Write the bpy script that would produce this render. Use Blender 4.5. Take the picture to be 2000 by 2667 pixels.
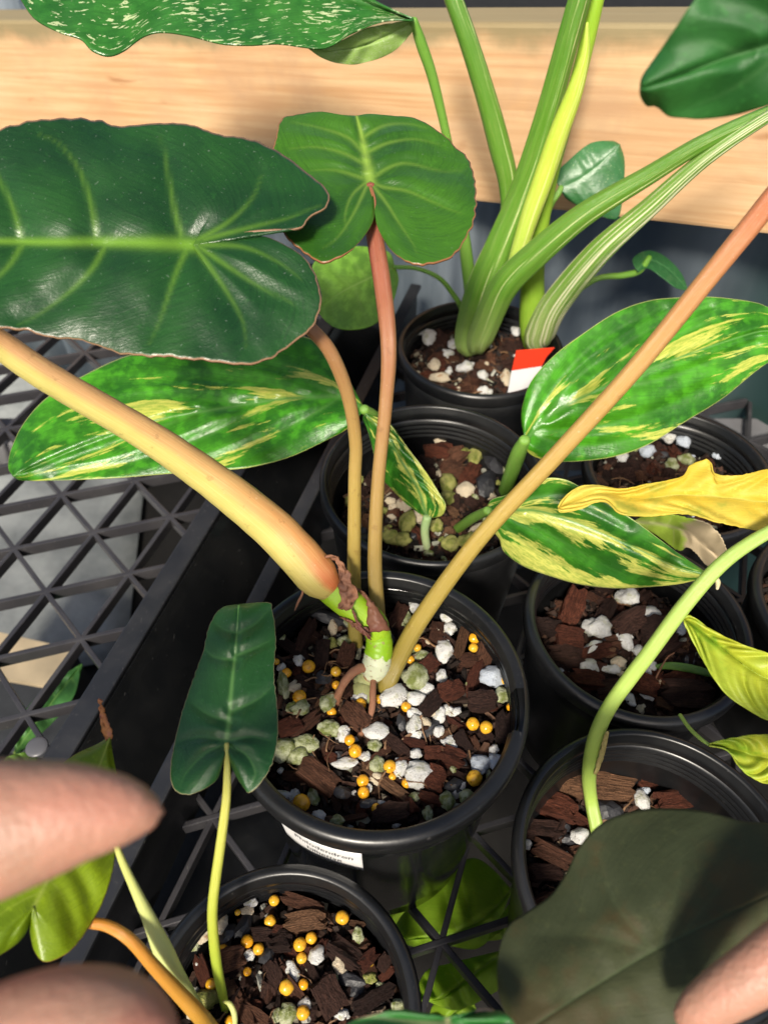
import bpy, bmesh, math, random
import numpy as np
from mathutils import Vector, Matrix, noise as mnoise

# ------------------------------------------------------------------ scene, camera, light
scene = bpy.context.scene
for o in list(bpy.data.objects): bpy.data.objects.remove(o)
COL = scene.collection
R_ = math.radians

CAM_Z, PITCH, FPX, W, H = 0.372, R_(48.0), 1926.0, 2000.0, 2667.0
CAM = np.array([0.0, 0.0, CAM_Z])
_s, _c = math.sin(PITCH), math.cos(PITCH)
cam = bpy.data.cameras.new('camera'); camo = bpy.data.objects.new('camera', cam); COL.objects.link(camo)
camo.location = (0, 0, CAM_Z); camo.rotation_euler = (math.pi/2 - PITCH, 0, 0)
cam.sensor_fit = 'VERTICAL'; cam.sensor_height = 36.0; cam.sensor_width = 27.0
cam.lens = FPX/H*36.0
cam.clip_start = 0.005; cam.clip_end = 200
cam.dof.use_dof = True; cam.dof.focus_distance = 0.275; cam.dof.aperture_fstop = 26/1.9
scene.camera = camo
scene.render.resolution_x, scene.render.resolution_y = 767, 1024

SUN_EL, SUN_AZ = R_(43), R_(193)          # azimuth clockwise from +Y: behind and left of the camera
world = bpy.data.worlds.new('World'); scene.world = world; world.use_nodes = True
nt = world.node_tree; nt.nodes.clear()
sky = nt.nodes.new('ShaderNodeTexSky'); sky.sky_type = 'NISHITA'; sky.sun_disc = False
sky.sun_elevation = SUN_EL; sky.sun_rotation = SUN_AZ; sky.air_density = 1.0; sky.dust_density = 3.0; sky.ozone_density = 0.6
bg = nt.nodes.new('ShaderNodeBackground'); bg.inputs['Strength'].default_value = 0.092
wo = nt.nodes.new('ShaderNodeOutputWorld')
nt.links.new(sky.outputs[0], bg.inputs[0]); nt.links.new(bg.outputs[0], wo.inputs[0])
sun = bpy.data.lights.new('sun', 'SUN'); sun.energy = 4.5; sun.angle = R_(9); sun.color = (1.0, 0.92, 0.79)
suno = bpy.data.objects.new('sun', sun); COL.objects.link(suno)
sd = Vector((math.sin(SUN_AZ)*math.cos(SUN_EL), math.cos(SUN_AZ)*math.cos(SUN_EL), math.sin(SUN_EL)))
suno.rotation_euler = sd.to_track_quat('Z', 'Y').to_euler(); suno.location = (-1, -1, 2)
scene.view_settings.view_transform = 'Standard'; scene.view_settings.look = 'None'
scene.view_settings.gamma = 1.0; scene.view_settings.exposure = 0.50; scene.view_settings.use_curve_mapping = False

# ------------------------------------------------------------------ helpers: pixels to places
def ray(px, py):
    u = (px - W/2)/FPX; v = (py - H/2)/FPX
    return np.array([u, _c - v*_s, -_s - v*_c])
def at(px, py, d): return CAM + d*ray(px, py)
def dz(px, py, z): return (z - CAM_Z)/ray(px, py)[2]
def dyy(px, py, y): return y/ray(px, py)[1]
def atz(px, py, z): return at(px, py, dz(px, py, z))
OV = 2000/1659.0
def ov(pts): return [(p[0]*OV, p[1]*OV) + tuple(p[2:]) for p in pts]
def zm(pts, sc, ox, oy): return [(p[0]/sc+ox, p[1]/sc+oy) + tuple(p[2:]) for p in pts]

def tag(o, label=None, cat=None, group=None, kind=None):
    if label: o['label'] = label
    if cat: o['category'] = cat
    if group: o['group'] = group
    if kind: o['kind'] = kind
    return o
def thing(name, label, cat, loc=(0,0,0), group=None):
    o = bpy.data.objects.new(name, None); COL.objects.link(o); o.location = loc; o.empty_display_size = .01
    return tag(o, label, cat, group)
def link(name, me, parent=None, mat=None, smooth=True):
    o = bpy.data.objects.new(name, me); COL.objects.link(o)
    if mat is not None and not me.materials: me.materials.append(mat)
    if smooth: me.polygons.foreach_set('use_smooth', np.ones(len(me.polygons), bool))
    if parent is not None:
        o.parent = parent
        if parent.parent is None: o.matrix_parent_inverse = Matrix.Translation(-parent.location)
    return o
def mesh(name, verts, faces, attrs=None):
    me = bpy.data.meshes.new(name); me.from_pydata([tuple(map(float, v)) for v in verts], [], faces); me.update()
    for k, (typ, arr) in (attrs or {}).items():
        a = me.attributes.new(k, typ, 'POINT'); arr = np.asarray(arr, np.float32)
        a.data.foreach_set('vector' if typ == 'FLOAT_VECTOR' else 'value', arr.ravel())
    return me
def bm_mesh(name, bm):
    me = bpy.data.meshes.new(name); bm.to_mesh(me); bm.free(); return me
def spline(pts, n):
    """Catmull-Rom through pts (any dimension), resampled evenly by length."""
    P = np.array(pts, float)
    if len(P) < 3:
        return P[0] + (P[-1]-P[0])*np.linspace(0, 1, n)[:, None]
    Q = np.vstack([2*P[0]-P[1], P, 2*P[-1]-P[-2]]); out = []
    for i in range(len(P)-1):
        p0, p1, p2, p3 = Q[i:i+4]
        t = np.linspace(0, 1, 14, endpoint=False)[:, None]
        out.append(.5*((2*p1)+(-p0+p2)*t+(2*p0-5*p1+4*p2-p3)*t*t+(-p0+3*p1-3*p2+p3)*t**3))
    out = np.vstack(out+[P[-1:]])
    L = np.r_[0, np.cumsum(np.linalg.norm(np.diff(out[:, :2], axis=0), axis=1))]
    if L[-1] == 0: return np.repeat(P[:1], n, 0)
    q = np.linspace(0, L[-1], n)
    return np.stack([np.interp(q, L, out[:, k]) for k in range(out.shape[1])], 1)
def box_bm(bm, c, size, rot=None, bevel=0):
    r = bmesh.ops.create_cube(bm, size=1)
    M = Matrix.Translation(Vector(c)) @ (rot.to_4x4() if rot else Matrix()) @ Matrix.Diagonal((*size, 1))
    bmesh.ops.transform(bm, matrix=M, verts=r['verts'])
    if bevel:
        es = {e for v in r['verts'] for e in v.link_edges}
        bmesh.ops.bevel(bm, geom=list(es), offset=bevel, segments=2, affect='EDGES', profile=.6)

# ------------------------------------------------------------------ materials
class N:
    def __init__(s, name):
        s.m = bpy.data.materials.new(name); s.m.use_nodes = True; s.t = s.m.node_tree; s.t.nodes.clear()
        s.out = s.t.nodes.new('ShaderNodeOutputMaterial')
    def n(s, typ, **kw):
        x = s.t.nodes.new('ShaderNode'+typ)
        for k, v in kw.items(): setattr(x, k, v)
        return x
    def l(s, a, b): s.t.links.new(a, b)
    def set(s, inp, v):
        if hasattr(v, 'is_output') or isinstance(v, bpy.types.NodeSocket): s.l(v, inp)
        else:
            if isinstance(v, (tuple, list)) and len(v) == 3 and inp.type == 'RGBA': v = (*v, 1)
            inp.default_value = v
    def math(s, op, a, b=0.0, c=None, clamp=False):
        x = s.n('Math', operation=op, use_clamp=clamp); s.set(x.inputs[0], a); s.set(x.inputs[1], b)
        if c is not None: s.set(x.inputs[2], c)
        return x.outputs[0]
    def mix(s, f, a, b, blend='MIX'):
        x = s.n('Mix', data_type='RGBA', blend_type=blend); s.set(x.inputs[0], f); s.set(x.inputs[6], a); s.set(x.inputs[7], b)
        return x.outputs[2]
    def step(s, v, lo, hi):
        x = s.n('MapRange', interpolation_type='SMOOTHSTEP'); s.set(x.inputs[0], v); x.inputs[1].default_value = lo; x.inputs[2].default_value = hi
        return x.outputs[0]
    def ramp(s, v, stops, interp='LINEAR'):
        x = s.n('ValToRGB'); cr = x.color_ramp; cr.interpolation = interp
        while len(cr.elements) < len(stops): cr.elements.new(.5)
        for e, (p, col) in zip(cr.elements, stops): e.position = p; e.color = (*col, 1)
        s.l(v, x.inputs[0]); return x.outputs[0]
    def noise(s, vec, scale, detail=4, rough=.55, dist=0.0):
        x = s.n('TexNoise'); s.l(vec, x.inputs['Vector']); x.inputs['Scale'].default_value = scale
        x.inputs['Detail'].default_value = detail; x.inputs['Roughness'].default_value = rough; x.inputs['Distortion'].default_value = dist
        return x.outputs[0]
    def attr(s, name, kind='Fac'): 
        x = s.n('Attribute', attribute_name=name); return x.outputs[kind]
    def comb(s, a, b, c=0.0):
        x = s.n('CombineXYZ'); s.set(x.inputs[0], a); s.set(x.inputs[1], b); s.set(x.inputs[2], c); return x.outputs[0]
    def sep(s, v):
        x = s.n('SeparateXYZ'); s.l(v, x.inputs[0]); return x.outputs
    def geo(s): return s.n('NewGeometry').outputs['Position']
    def obj(s): return s.n('TexCoord').outputs['Object']
    def rnd(s): return s.n('ObjectInfo').outputs['Random']
    def bump(s, h, strength=.3, dist=.001):
        x = s.n('Bump'); s.l(h, x.inputs['Height']); x.inputs['Strength'].default_value = strength; x.inputs['Distance'].default_value = dist
        return x.outputs[0]
    def bsdf(s, col, rough=.5, normal=None, spec=.5, sss=0, sssr=None, transl=None, tfac=.2, coat=0, metal=0, sscale=.003):
        b = s.n('BsdfPrincipled'); s.set(b.inputs['Base Color'], col); s.set(b.inputs['Roughness'], rough)
        b.inputs['Specular IOR Level'].default_value = spec; b.inputs['Metallic'].default_value = metal
        if normal is not None: s.l(normal, b.inputs['Normal'])
        if sss: 
            b.inputs['Subsurface Weight'].default_value = sss; b.inputs['Subsurface Scale'].default_value = sscale
            b.inputs['Subsurface Radius'].default_value = sssr or (1, .4, .2)
        if coat: b.inputs['Coat Weight'].default_value = coat; b.inputs['Coat Roughness'].default_value = .12
        if transl is not None:
            t = s.n('BsdfTranslucent'); s.set(t.inputs['Color'], transl)
            m = s.n('MixShader'); m.inputs[0].default_value = tfac
            s.l(b.outputs[0], m.inputs[1]); s.l(t.outputs[0], m.inputs[2]); s.l(m.outputs[0], s.out.inputs[0])
        else: s.l(b.outputs[0], s.out.inputs[0])
        return s.m

def leaf_mat(name, a, b, vein, edge=None, var=None, var_lo=.55, var_hi=.62, fu=6, fs=2.2, rough=.28, slant=1.0, tl=.18, vein_amt=1.0,
             blotch=None, mottle=0.0, dust=.0, brown=None, spec=.5, seed=0.0, bias=0.0, speck=None):
    n = N(name); lc = n.attr('lc', 'Vector'); u, s, e = n.sep(lc); ve = n.attr('vein')
    ab = n.math('ABSOLUTE', s); P = n.geo()
    col = n.mix(n.step(n.noise(P, 28, 3), .35, .68), a, b)
    if mottle:
        col = n.mix(n.math('MULTIPLY', n.step(n.noise(P, 150, 2, .5), .42, .68), mottle), col, tuple(min(1, x*2.3) for x in b))
    st = n.noise(n.comb(n.math('SUBTRACT', n.math('MULTIPLY', u, 95), n.math('MULTIPLY', ab, 42)), n.math('MULTIPLY', s, 5)), 1.0, 4, .65)
    col = n.mix(n.math('MULTIPLY', n.step(st, .42, .66), .30), col, tuple(x*.45 for x in a)); col = n.mix(n.math('MULTIPLY', n.step(n.noise(P, 420, 4, .7), .56, .72), .25), col, tuple(min(1, x*1.9) for x in b))
    if speck is not None:
        sp = n.noise(n.comb(n.math('SUBTRACT', n.math('MULTIPLY', u, 60), n.math('MULTIPLY', ab, 20)), n.math('MULTIPLY', s, 20), seed), 1.0, 3, .6, .4)
        sp2 = n.noise(P, 60, 3)
        col = n.mix(n.step(n.math('ADD', sp, n.math('MULTIPLY', sp2, .30)), speck[1], speck[1]+.035), col, speck[0])
    if var is not None:
        # streaks run along the side veins: stretched along the vein direction
        q = n.math('SUBTRACT', n.math('MULTIPLY', u, fu*slant), n.math('MULTIPLY', ab, fu*.55))
        v = n.comb(q, n.math('MULTIPLY', s, fs), seed)
        big = n.noise(v, .62, 2, .5, .4); fine = n.noise(v, 3.4, 6, .75, .3)
        f = n.math('ADD', n.math('MULTIPLY', big, .70), n.math('MULTIPLY', fine, .30))
        if bias: f = n.math('ADD', f, n.math('MULTIPLY', s, bias))
        vm = n.step(f, var_lo, var_hi)
        tint = n.mix(n.step(n.noise(v, 5, 5, .7), .42, .58), var, tuple(.55*x+.45*y for x, y in zip(var, b)))
        col = n.mix(vm, col, tint)
    if blotch is not None:
        col = n.mix(n.step(n.noise(P, 55, 4, .65), .5, .66), col, blotch)
    col = n.mix(n.math('MULTIPLY', ve, vein_amt, clamp=True), col, vein)
    if edge is not None: col = n.mix(n.step(ab, .984, .995), col, edge)
    if brown is not None:
        col = n.mix(n.step(n.math('ADD', n.math('MULTIPLY', n.noise(P, 70, 4), .5), u), brown[0], brown[0]+.12), col, brown[1])
    if dust:
        col = n.mix(n.math('MULTIPLY', n.step(n.noise(P, 900, 2), .68, .74), dust), col, (.5, .55, .5))
    rg = n.math('ADD', n.math('MULTIPLY', n.noise(P, 60, 3), .22), rough-.08)
    h = n.math('ADD', n.math('ADD', n.noise(P, 260, 3), n.math('MULTIPLY', st, .55)), n.math('MULTIPLY', n.noise(P, 1300, 2), .3))
    return n.bsdf(col, rg, n.bump(h, .30, .0007), spec=spec, transl=n.mix(.35, col, (.35, .6, .05)), tfac=tl)

def stem_mat(name, stops, under=None, rough=.35, streak=.25, stripe=None, spots=True, sss=.15):
    n = N(name); lc = n.attr('lc', 'Vector'); u, a, _ = n.sep(lc); P = n.geo()
    col = n.ramp(u, stops)
    if under is not None:
        col = n.mix(n.math('MULTIPLY', n.step(n.math('ADD', a, n.math('MULTIPLY', n.noise(P, 60, 3), .25)), .45, .75), under[1]), col, under[0])
    st = n.noise(n.comb(n.math('MULTIPLY', u, 9), n.math('MULTIPLY', a, 42)), 1.0, 5, .7)
    col = n.mix(n.math('MULTIPLY', n.step(st, .45, .7), streak), col, n.mix(.5, col, (.9, .75, .35)))
    if stripe is not None:
        sv = n.noise(n.comb(n.math('MULTIPLY', u, 1.6), n.math('MULTIPLY', a, 13), 3.3), 1.0, 4, .65)
        col = n.mix(n.step(sv, stripe[1], stripe[1]+.07), col, stripe[0])
    if spots:
        col = n.mix(n.math('MULTIPLY', n.step(n.noise(P, 620, 2), .70, .76), .35), col, (.65, .50, .34)); col = n.mix(n.math('MULTIPLY', n.step(n.noise(P, 260, 3, .7), .62, .70), .45), col, n.mix(.6, col, (.12, .05, .02)))
    h = n.math('ADD', n.noise(n.comb(n.math('MULTIPLY', u, 12), n.math('MULTIPLY', a, 60)), 1.0, 4, .7), n.math('MULTIPLY', n.noise(P, 500, 3), .5))
    return n.bsdf(col, rough, n.bump(h, .4, .0007), sss=sss, sssr=(1, .6, .2), sscale=.002)

def plastic_mat(name, col=(.0055, .006, .007), rough=.34, dust=.4):
    n = N(name); P = n.geo()
    d = n.math('MULTIPLY', n.math('ADD', n.step(n.noise(P, 420, 5, .7), .60, .80), n.step(n.noise(n.comb(n.math('MULTIPLY', n.sep(P)[0], 900), n.math('MULTIPLY', n.sep(P)[1], 120), n.math('MULTIPLY', n.sep(P)[2], 400)), 1, 3), .70, .74)), dust)
    film = n.math('MULTIPLY', n.step(n.noise(P, 35, 4), .4, .75), dust*.10)
    c = n.mix(n.math('ADD', n.math('MULTIPLY', d, .42), film), col, (.22, .21, .20))
    rg = n.math('ADD', n.math('MULTIPLY', n.noise(P, 90, 4), .22), rough-.1)
    return n.bsdf(c, rg, n.bump(n.noise(P, 700, 3), .06, .0004), spec=.55)
M_POT = plastic_mat('black_pot_plastic')
M_POTG = plastic_mat('glossy_pot_plastic', (.005, .0055, .006), .12, .25)
M_TRAY = plastic_mat('tray_plastic', (.012, .013, .016), .42, .7)
M_RIB = plastic_mat('rib_plastic', (.030, .029, .033), .34, 1.0)

def bark_mat(name, lo, hi):
    n = N(name); O = n.obj(); x, y, z = n.sep(O); r = n.rnd()
    v = n.comb(n.math('ADD', n.math('MULTIPLY', x, .9), n.math('MULTIPLY', r, 40)), n.math('MULTIPLY', y, 9), n.math('MULTIPLY', z, 9))
    f = n.noise(v, 2.4, 6, .7, .3)
    base = n.mix(r, lo, hi)
    col = n.mix(n.step(f, .38, .62), n.mix(.7, base, (.006, .003, .002)), base); col = n.mix(n.math('MULTIPLY', n.step(f, .60, .72), .45), col, (.20, .095, .05))
    w = n.noise(n.geo(), 800, 3)
    return n.bsdf(col, .8, n.bump(n.math('ADD', f, n.math('MULTIPLY', w, .5)), 1.0, .0022), spec=.2)
M_BARK = bark_mat('bark', (.095, .036, .022), (.19, .085, .048))
M_BARKD = bark_mat('dark_bark', (.032, .016, .013), (.085, .039, .028))
M_BARKL = bark_mat('light_bark', (.17, .080, .042), (.27, .14, .075))
M_BARKR = bark_mat('red_bark', (.105, .030, .017), (.17, .052, .028))
def coal():
    n = N('charcoal'); O = n.geo(); f = n.noise(O, 400, 5)
    return n.bsdf(n.mix(f, (.008, .008, .010), (.03, .03, .034)), .5, n.bump(f, .6, .0008), spec=.5)
M_COAL = coal()
def perl(name, base, moss, lo, hi):
    n = N(name); O = n.obj(); r = n.rnd(); x = n.n('VectorMath', operation='ADD'); n.l(O, x.inputs[0]); n.l(n.comb(n.math('MULTIPLY', r, 30), r), x.inputs[1])
    f = n.noise(x.outputs[0], 2.2, 4); g = n.noise(n.geo(), 900, 4, .7)
    col = n.mix(n.step(f, lo, hi), base, moss); col = n.mix(n.math('MULTIPLY', n.step(g, .56, .68), .5), col, (.22, .20, .15)); col = n.mix(n.math('MULTIPLY', n.step(n.noise(n.geo(), 330, 4, .7), .60, .70), .5), col, (.16, .10, .06))
    return n.bsdf(col, .8, n.bump(n.math('ADD', g, n.noise(n.geo(), 2600, 2)), .9, .0011), spec=.3, sss=.25, sssr=(1, 1, .9), sscale=.001)
M_PW = perl('perlite_white', (.66, .655, .63), (.46, .46, .31), .52, .74)
M_PB = perl('perlite_cold', (.48, .53, .60), (.45, .50, .56), .55, .75)
M_PC = perl('perlite_cream', (.60, .51, .37), (.36, .18, .08), .56, .74)
M_PG = perl('perlite_mossy', (.46, .48, .31), (.17, .20, .05), .36, .66)
M_PY = perl('perlite_algae', (.34, .33, .10), (.12, .15, .02), .35, .7)
def bead():
    n = N('fertilizer_bead'); r = n.rnd()
    col = n.mix(r, (.72, .33, .012), (.62, .36, .030)); f = n.noise(n.geo(), 500, 3)
    col = n.mix(n.step(f, .5, .8), col, (.36, .15, .006)); col = n.mix(n.math('MULTIPLY', n.step(n.noise(n.geo(), 900, 4, .7), .58, .66), .6), col, (.12, .05, .012))
    return n.bsdf(col, .24, n.bump(f, .12, .0005), spec=.5, sss=.35, sssr=(1, .5, .1), sscale=.0015)
M_BEAD = bead()
def crumb():
    n = N('soil_crumbs'); f = n.noise(n.geo(), 330, 4, .7); r = n.attr('shade')
    c = n.ramp(r, [(0, (.008, .006, .005)), (.5, (.03, .016, .011)), (.82, (.075, .034, .020)), (.93, (.13, .07, .04)), (.97, (.38, .38, .28)), (1, (.55, .55, .5))])
    return n.bsdf(n.mix(f, n.mix(.6, c, (0, 0, 0)), c), .8, n.bump(f, .6, .001), spec=.3)
M_SOIL = crumb()
def plain(name, col, rough=.5, var=.15, scale=60, spec=.4, **kw):
    n = N(name); f = n.noise(n.geo(), scale, 4)
    return n.bsdf(n.mix(n.math('MULTIPLY', n.step(f, .3, .75), var), col, tuple(x*.35 for x in col)), rough, n.bump(f, .15, .001), spec=spec, **kw)

# ------------------------------------------------------------------ setting: ground, rails, board, sheet
def sheet(name, x0, x1, y0, y1, z, mat, nx=2, ny=2, fn=None):
    xs = np.linspace(x0, x1, nx); ys = np.linspace(y0, y1, ny)
    v = [(x, y, z + (fn(x, y) if fn else 0)) for y in ys for x in xs]
    f = [(j*nx+i, j*nx+i+1, (j+1)*nx+i+1, (j+1)*nx+i) for j in range(ny-1) for i in range(nx-1)]
    return mesh(name, v, f)
n = N('grey_weed_cloth'); P = n.geo(); f = n.noise(P, 14, 5, .6)
M_CLOTH = n.bsdf(n.mix(n.step(f, .3, .7), (.17, .185, .188), (.34, .36, .355)), .6, n.bump(n.noise(P, 60, 4), .4, .004), spec=.4)
M_FLOOR = plain('dark_floor', (.018, .017, .016), .8, .5, 30, .2)
g = link('ground', sheet('ground', -6, 6, -6, 8, -.30, None), None, M_FLOOR, False); g['kind'] = 'structure'
def cloth(label, px):
    P_ = [atz(x, y, -.296) for x, y in px]; c_ = np.mean(P_, 0); nn = 14; v = []; F = []
    for j in range(nn):
        for i in range(nn):
            a_, b_ = i/(nn-1), j/(nn-1)
            q = P_[0]*(1-a_)*(1-b_)+P_[1]*a_*(1-b_)+P_[2]*a_*b_+P_[3]*(1-a_)*b_; v.append((q[0], q[1], -.2965+.003*mnoise.noise(Vector((q[0]*9, q[1]*9, 2)))+.0025))
    F = [(j*nn+i, j*nn+i+1, (j+1)*nn+i+1, (j+1)*nn+i) for j in range(nn-1) for i in range(nn-1)]
    o = link('ground_cloth', mesh('ground_cloth', v, F), None, M_CLOTH); o.modifiers.new('t', 'SOLIDIFY').thickness = .0015
    return tag(o, label, 'cloth')
cloth('rumpled grey cloth on the floor below the empty mesh tray', [(-700, 950), (420, 880), (330, 1720), (-700, 1900)])
cloth('grey cloth scrap on the floor below the yellowing leaves', [(1560, 1180), (2300, 1180), (2350, 1750), (1440, 1700)])

n = N('pine_board'); P = n.obj(); x, y, z = n.sep(P)
gv = n.comb(n.math('MULTIPLY', x, .55), n.math('MULTIPLY', y, 16), n.math('MULTIPLY', z, 16))
gr = n.noise(gv, 13, 6, .6, .12); gl = n.noise(n.comb(n.math('MULTIPLY', x, 5), y, n.math('MULTIPLY', z, 26)), 1, 3)
col = n.mix(n.step(gr, .34, .66), (.50, .285, .135), (.61, .405, .22)); col = n.mix(n.math('MULTIPLY', n.step(n.noise(n.comb(n.math('MULTIPLY', x, 14), 0.0, n.math('MULTIPLY', z, 30)), 1, 4), .42, .66), .55), col, (.47, .28, .15)); col = n.mix(n.math('MULTIPLY', n.step(n.noise(P, 18, 5, .65), .48, .70), .45), col, (.40, .25, .15))
col = n.mix(n.math('MULTIPLY', n.step(gl, .40, .75), .5), col, (.64, .45, .27))
kn = n.noise(n.comb(n.math('MULTIPLY', x, 9), 0.0, n.math('MULTIPLY', z, 42)), 1.0, 3, .6, .6)
col = n.mix(n.math('MULTIPLY', n.step(kn, .62, .74), .7), col, (.30, .13, .05))
# grey-green weathering along the top arris
wz = n.math('ADD', z, n.math('MULTIPLY', n.noise(P, 26, 4), .03))
col = n.mix(n.math('MULTIPLY', n.step(wz, .049, .062), .8), col, (.20, .18, .095))
M_WOOD = n.bsdf(col, .62, n.bump(n.math('ADD', gr, n.math('MULTIPLY', n.noise(P, 300, 3), .3)), .25, .0012), spec=.3)
# the board runs from far left to near right: its two long edges fix its distance
def col_y(px, yt, yb, y): 
    a, b = ray(px, yt), ray(px, yb); return a*(y/a[1])+CAM, b*(y/b[1])+CAM
t1, b1_ = col_y(1250, 62, 522, .50)
kk = (t1-b1_)[2]; a, b = ray(1950, 66), ray(1950, 587); t2, b2_ = col_y(1950, 66, 587, kk/(a[2]/a[1]-b[2]/b[1]))
bdir = (t2-t1)/np.linalg.norm(t2-t1); bhor = np.array([bdir[0], bdir[1], 0]); bhor /= np.linalg.norm(bhor)
bnrm = np.array([-bhor[1], bhor[0], 0])            # pointing away from the camera
bup = np.cross(bdir, bnrm)*1.0
if bup[2] < 0: bup = -bup
bc = (t1+b1_)/2 + bnrm*.019
rotb = Matrix((bdir, bnrm, bup)).transposed()
print('board', bdir, t1, t2)
tb = thing('timber_board', 'pale pine timber board with weathered grey-green top edge behind the pots', 'board', tuple(bc))
bm = bmesh.new(); box_bm(bm, (0, 0, 0), (1.9, .038, float((t1-b1_)@bup)), None, .0025)
pk = link('plank', bm_mesh('plank', bm), None, M_WOOD, False); pk.parent = tb; pk.rotation_euler = rotb.to_euler()
for sx in (-.75, .62):
    q = bc+bdir*sx+bnrm*.080
    bm = bmesh.new(); box_bm(bm, (q[0], q[1], (q[2]-.24)/2), (.045, .043, q[2]+.34), Matrix.Rotation(math.atan2(bhor[1], bhor[0]), 3, 'Z'), .002); link('post', bm_mesh('post', bm), tb, M_WOOD, False)

n = N('dull_plastic_sheet'); P = n.geo(); x, y, z = n.sep(P)
f = n.noise(n.comb(n.math('MULTIPLY', x, 26), 0.0, n.math('MULTIPLY', z, 3)), 1, 4); f2 = n.noise(P, 6, 3)
c = n.mix(n.step(f, .35, .75), (.13, .165, .195), (.38, .43, .47)); c = n.mix(n.step(f2, .48, .78), c, (.09, .105, .12))
c = n.mix(n.step(x, .22, .30), c, (.04, .09, .08))
M_SHEET = n.bsdf(c, .38, n.bump(f, .5, .004), spec=.5, transl=n.mix(.4, c, (.6, .68, .76)), tfac=.6)
nx = 220; v = []; F = []
for j, zz in enumerate(np.linspace(-.298, .19, 6)):
    for i, xx in enumerate(np.linspace(-1.0, .75, nx)):
        w = .014*math.sin(xx*70+1.5*math.sin(xx*17)) *.9 + .002*math.sin(xx*131+zz*8) + .038
        q = bc + bhor*xx + bnrm*w; v.append((q[0], q[1], zz))
for j in range(5):
    for i in range(nx-1): F.append((j*nx+i, j*nx+i+1, (j+1)*nx+i+1, (j+1)*nx+i))
so = link('plastic_sheet', mesh('plastic_sheet', v, F), None, M_SHEET)
so.modifiers.new('t', 'SOLIDIFY').thickness = .0015
tag(so, 'hanging blue-grey plastic sheet with vertical folds below the pine board', 'plastic sheet')

# bench rails below the trays (outside the picture except through the mesh)
M_RAIL = plain('galvanised_rail', (.16, .16, .17), .45, .4, 30)
br = thing('bench_frame', 'dark metal bench frame carrying the mesh trays', 'bench', (0, .2, -.30))
for yy in (-.13, .43):
    bm = bmesh.new(); box_bm(bm, (0, yy, -.026), (1.3, .03, .03), None, .002); link('rail', bm_mesh('rail', bm), br, M_RAIL, False)
    for xx in (-.6, .6):
        bm = bmesh.new(); box_bm(bm, (xx, yy, -.171), (.028, .028, .258), None, .002); link('leg', bm_mesh('leg', bm), br, M_RAIL, False)

# ------------------------------------------------------------------ mesh trays
# lattice from three bar directions measured on the left tray
A0 = atz(244, 1385, 0)[:2]; eA = atz(448, 1343, 0)[:2]-A0; eB = atz(328, 1492, 0)[:2]-A0
eA = (eA + (atz(328, 1492, 0)-atz(117, 1537, 0))[:2])/2
eB = (eB + (atz(216, 1661, 0)-atz(117, 1537, 0))[:2])/2
print('lattice', eA, np.linalg.norm(eA), eB, np.linalg.norm(eB), np.linalg.norm(eB-eA))
def clip_rect(p, d, o, ax, ay, x0, x1, y0, y1):
    """clip infinite line p+t d to the rectangle in frame (o, ax, ay)"""
    q = np.array([(p-o)@ax, (p-o)@ay]); e = np.array([d@ax, d@ay]); lo, hi = -1e9, 1e9
    for k, (a, b) in enumerate(((x0, x1), (y0, y1))):
        if abs(e[k]) < 1e-9:
            if q[k] < a or q[k] > b: return None
            continue
        t0, t1 = sorted(((a-q[k])/e[k], (b-q[k])/e[k])); lo = max(lo, t0); hi = min(hi, t1)
    return (p+lo*d, p+hi*d) if hi-lo > .01 else None
def bar_mesh(a, b, w, h, ztop, bev=.0006):
    a = np.asarray(a); b = np.asarray(b); d = b-a; L = np.linalg.norm(d); bm = bmesh.new()
    box_bm(bm, (*((a+b)/2), ztop-h/2), (L, w, h), Matrix.Rotation(math.atan2(d[1], d[0]), 3, 'Z'), bev)
    return bm_mesh('bar', bm)
def tray(name, label, org, ax, ay, x0, x1, y0, y1, wall_h, rimw, sides):
    t = thing(name, label, 'tray', (*(org + ax*(x0+x1)/2 + ay*(y0+y1)/2), -.01))
    k = 0
    for (d, step) in ((eA, eB), (eB, eA), (eB-eA, eA)):
        for i in range(-24, 25):
            seg = clip_rect(A0+i*step, d, org, ax, ay, x0, x1, y0, y1)
            if seg is None: continue
            link('rib', bar_mesh(seg[0], seg[1],   .0029, .0085 - .0004*k, -.0002*k), t, M_RIB, False)
        k += 1
    # node bosses joined as one piece of the moulding
    for (sa, sb, nm) in sides:
        a = org+ax*sa[0]+ay*sa[1]; b = org+ax*sb[0]+ay*sb[1]
        w = link('wall', bar_mesh(a, b, .0026, wall_h+.008, wall_h-.003), t, M_TRAY, False)
        link('rim', bar_mesh(a, b, rimw, .0032, wall_h, .0012), w, M_TRAY, False)
    return t
ZR = .046
b0, b1 = atz(545, 1330, ZR)[:2], atz(130, 2000, ZR)[:2]
ay = (b0-b1)/np.linalg.norm(b0-b1); ax = np.array([ay[1], -ay[0]])
print('tray dir', ay, b0, b1)
org1 = (b0+b1)/2
tl = tray('mesh_tray', 'empty black mesh tray with a riveted rim beside the pots', org1, ax, ay, -.42, 0, -.30, .36, ZR, .0125, [((0, -.30), (0, .36), 's'), ((-.42, .36), (0, .36), 'b')])
c0, c1 = atz(835, 1265, ZR)[:2], atz(280, 2270, ZR)[:2]
off = float(((c0+c1)/2-org1)@ax); print('gap', off, (c0-org1)@ax, (c1-org1)@ax)
off = max(.035, off)
org2 = org1 + ax*off
tr = tray('mesh_tray', 'black mesh tray holding all the planted pots', org2, ax, ay, 0, .52, -.26, .36, ZR, .009, [((0, -.26), (0, .36), 's')])
skv = [org1+ax*.0068-ay*.30, org1+ax*.0068+ay*.36, org1+ax*(off-.006)+ay*.36, org1+ax*(off-.006)-ay*.30]
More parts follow.
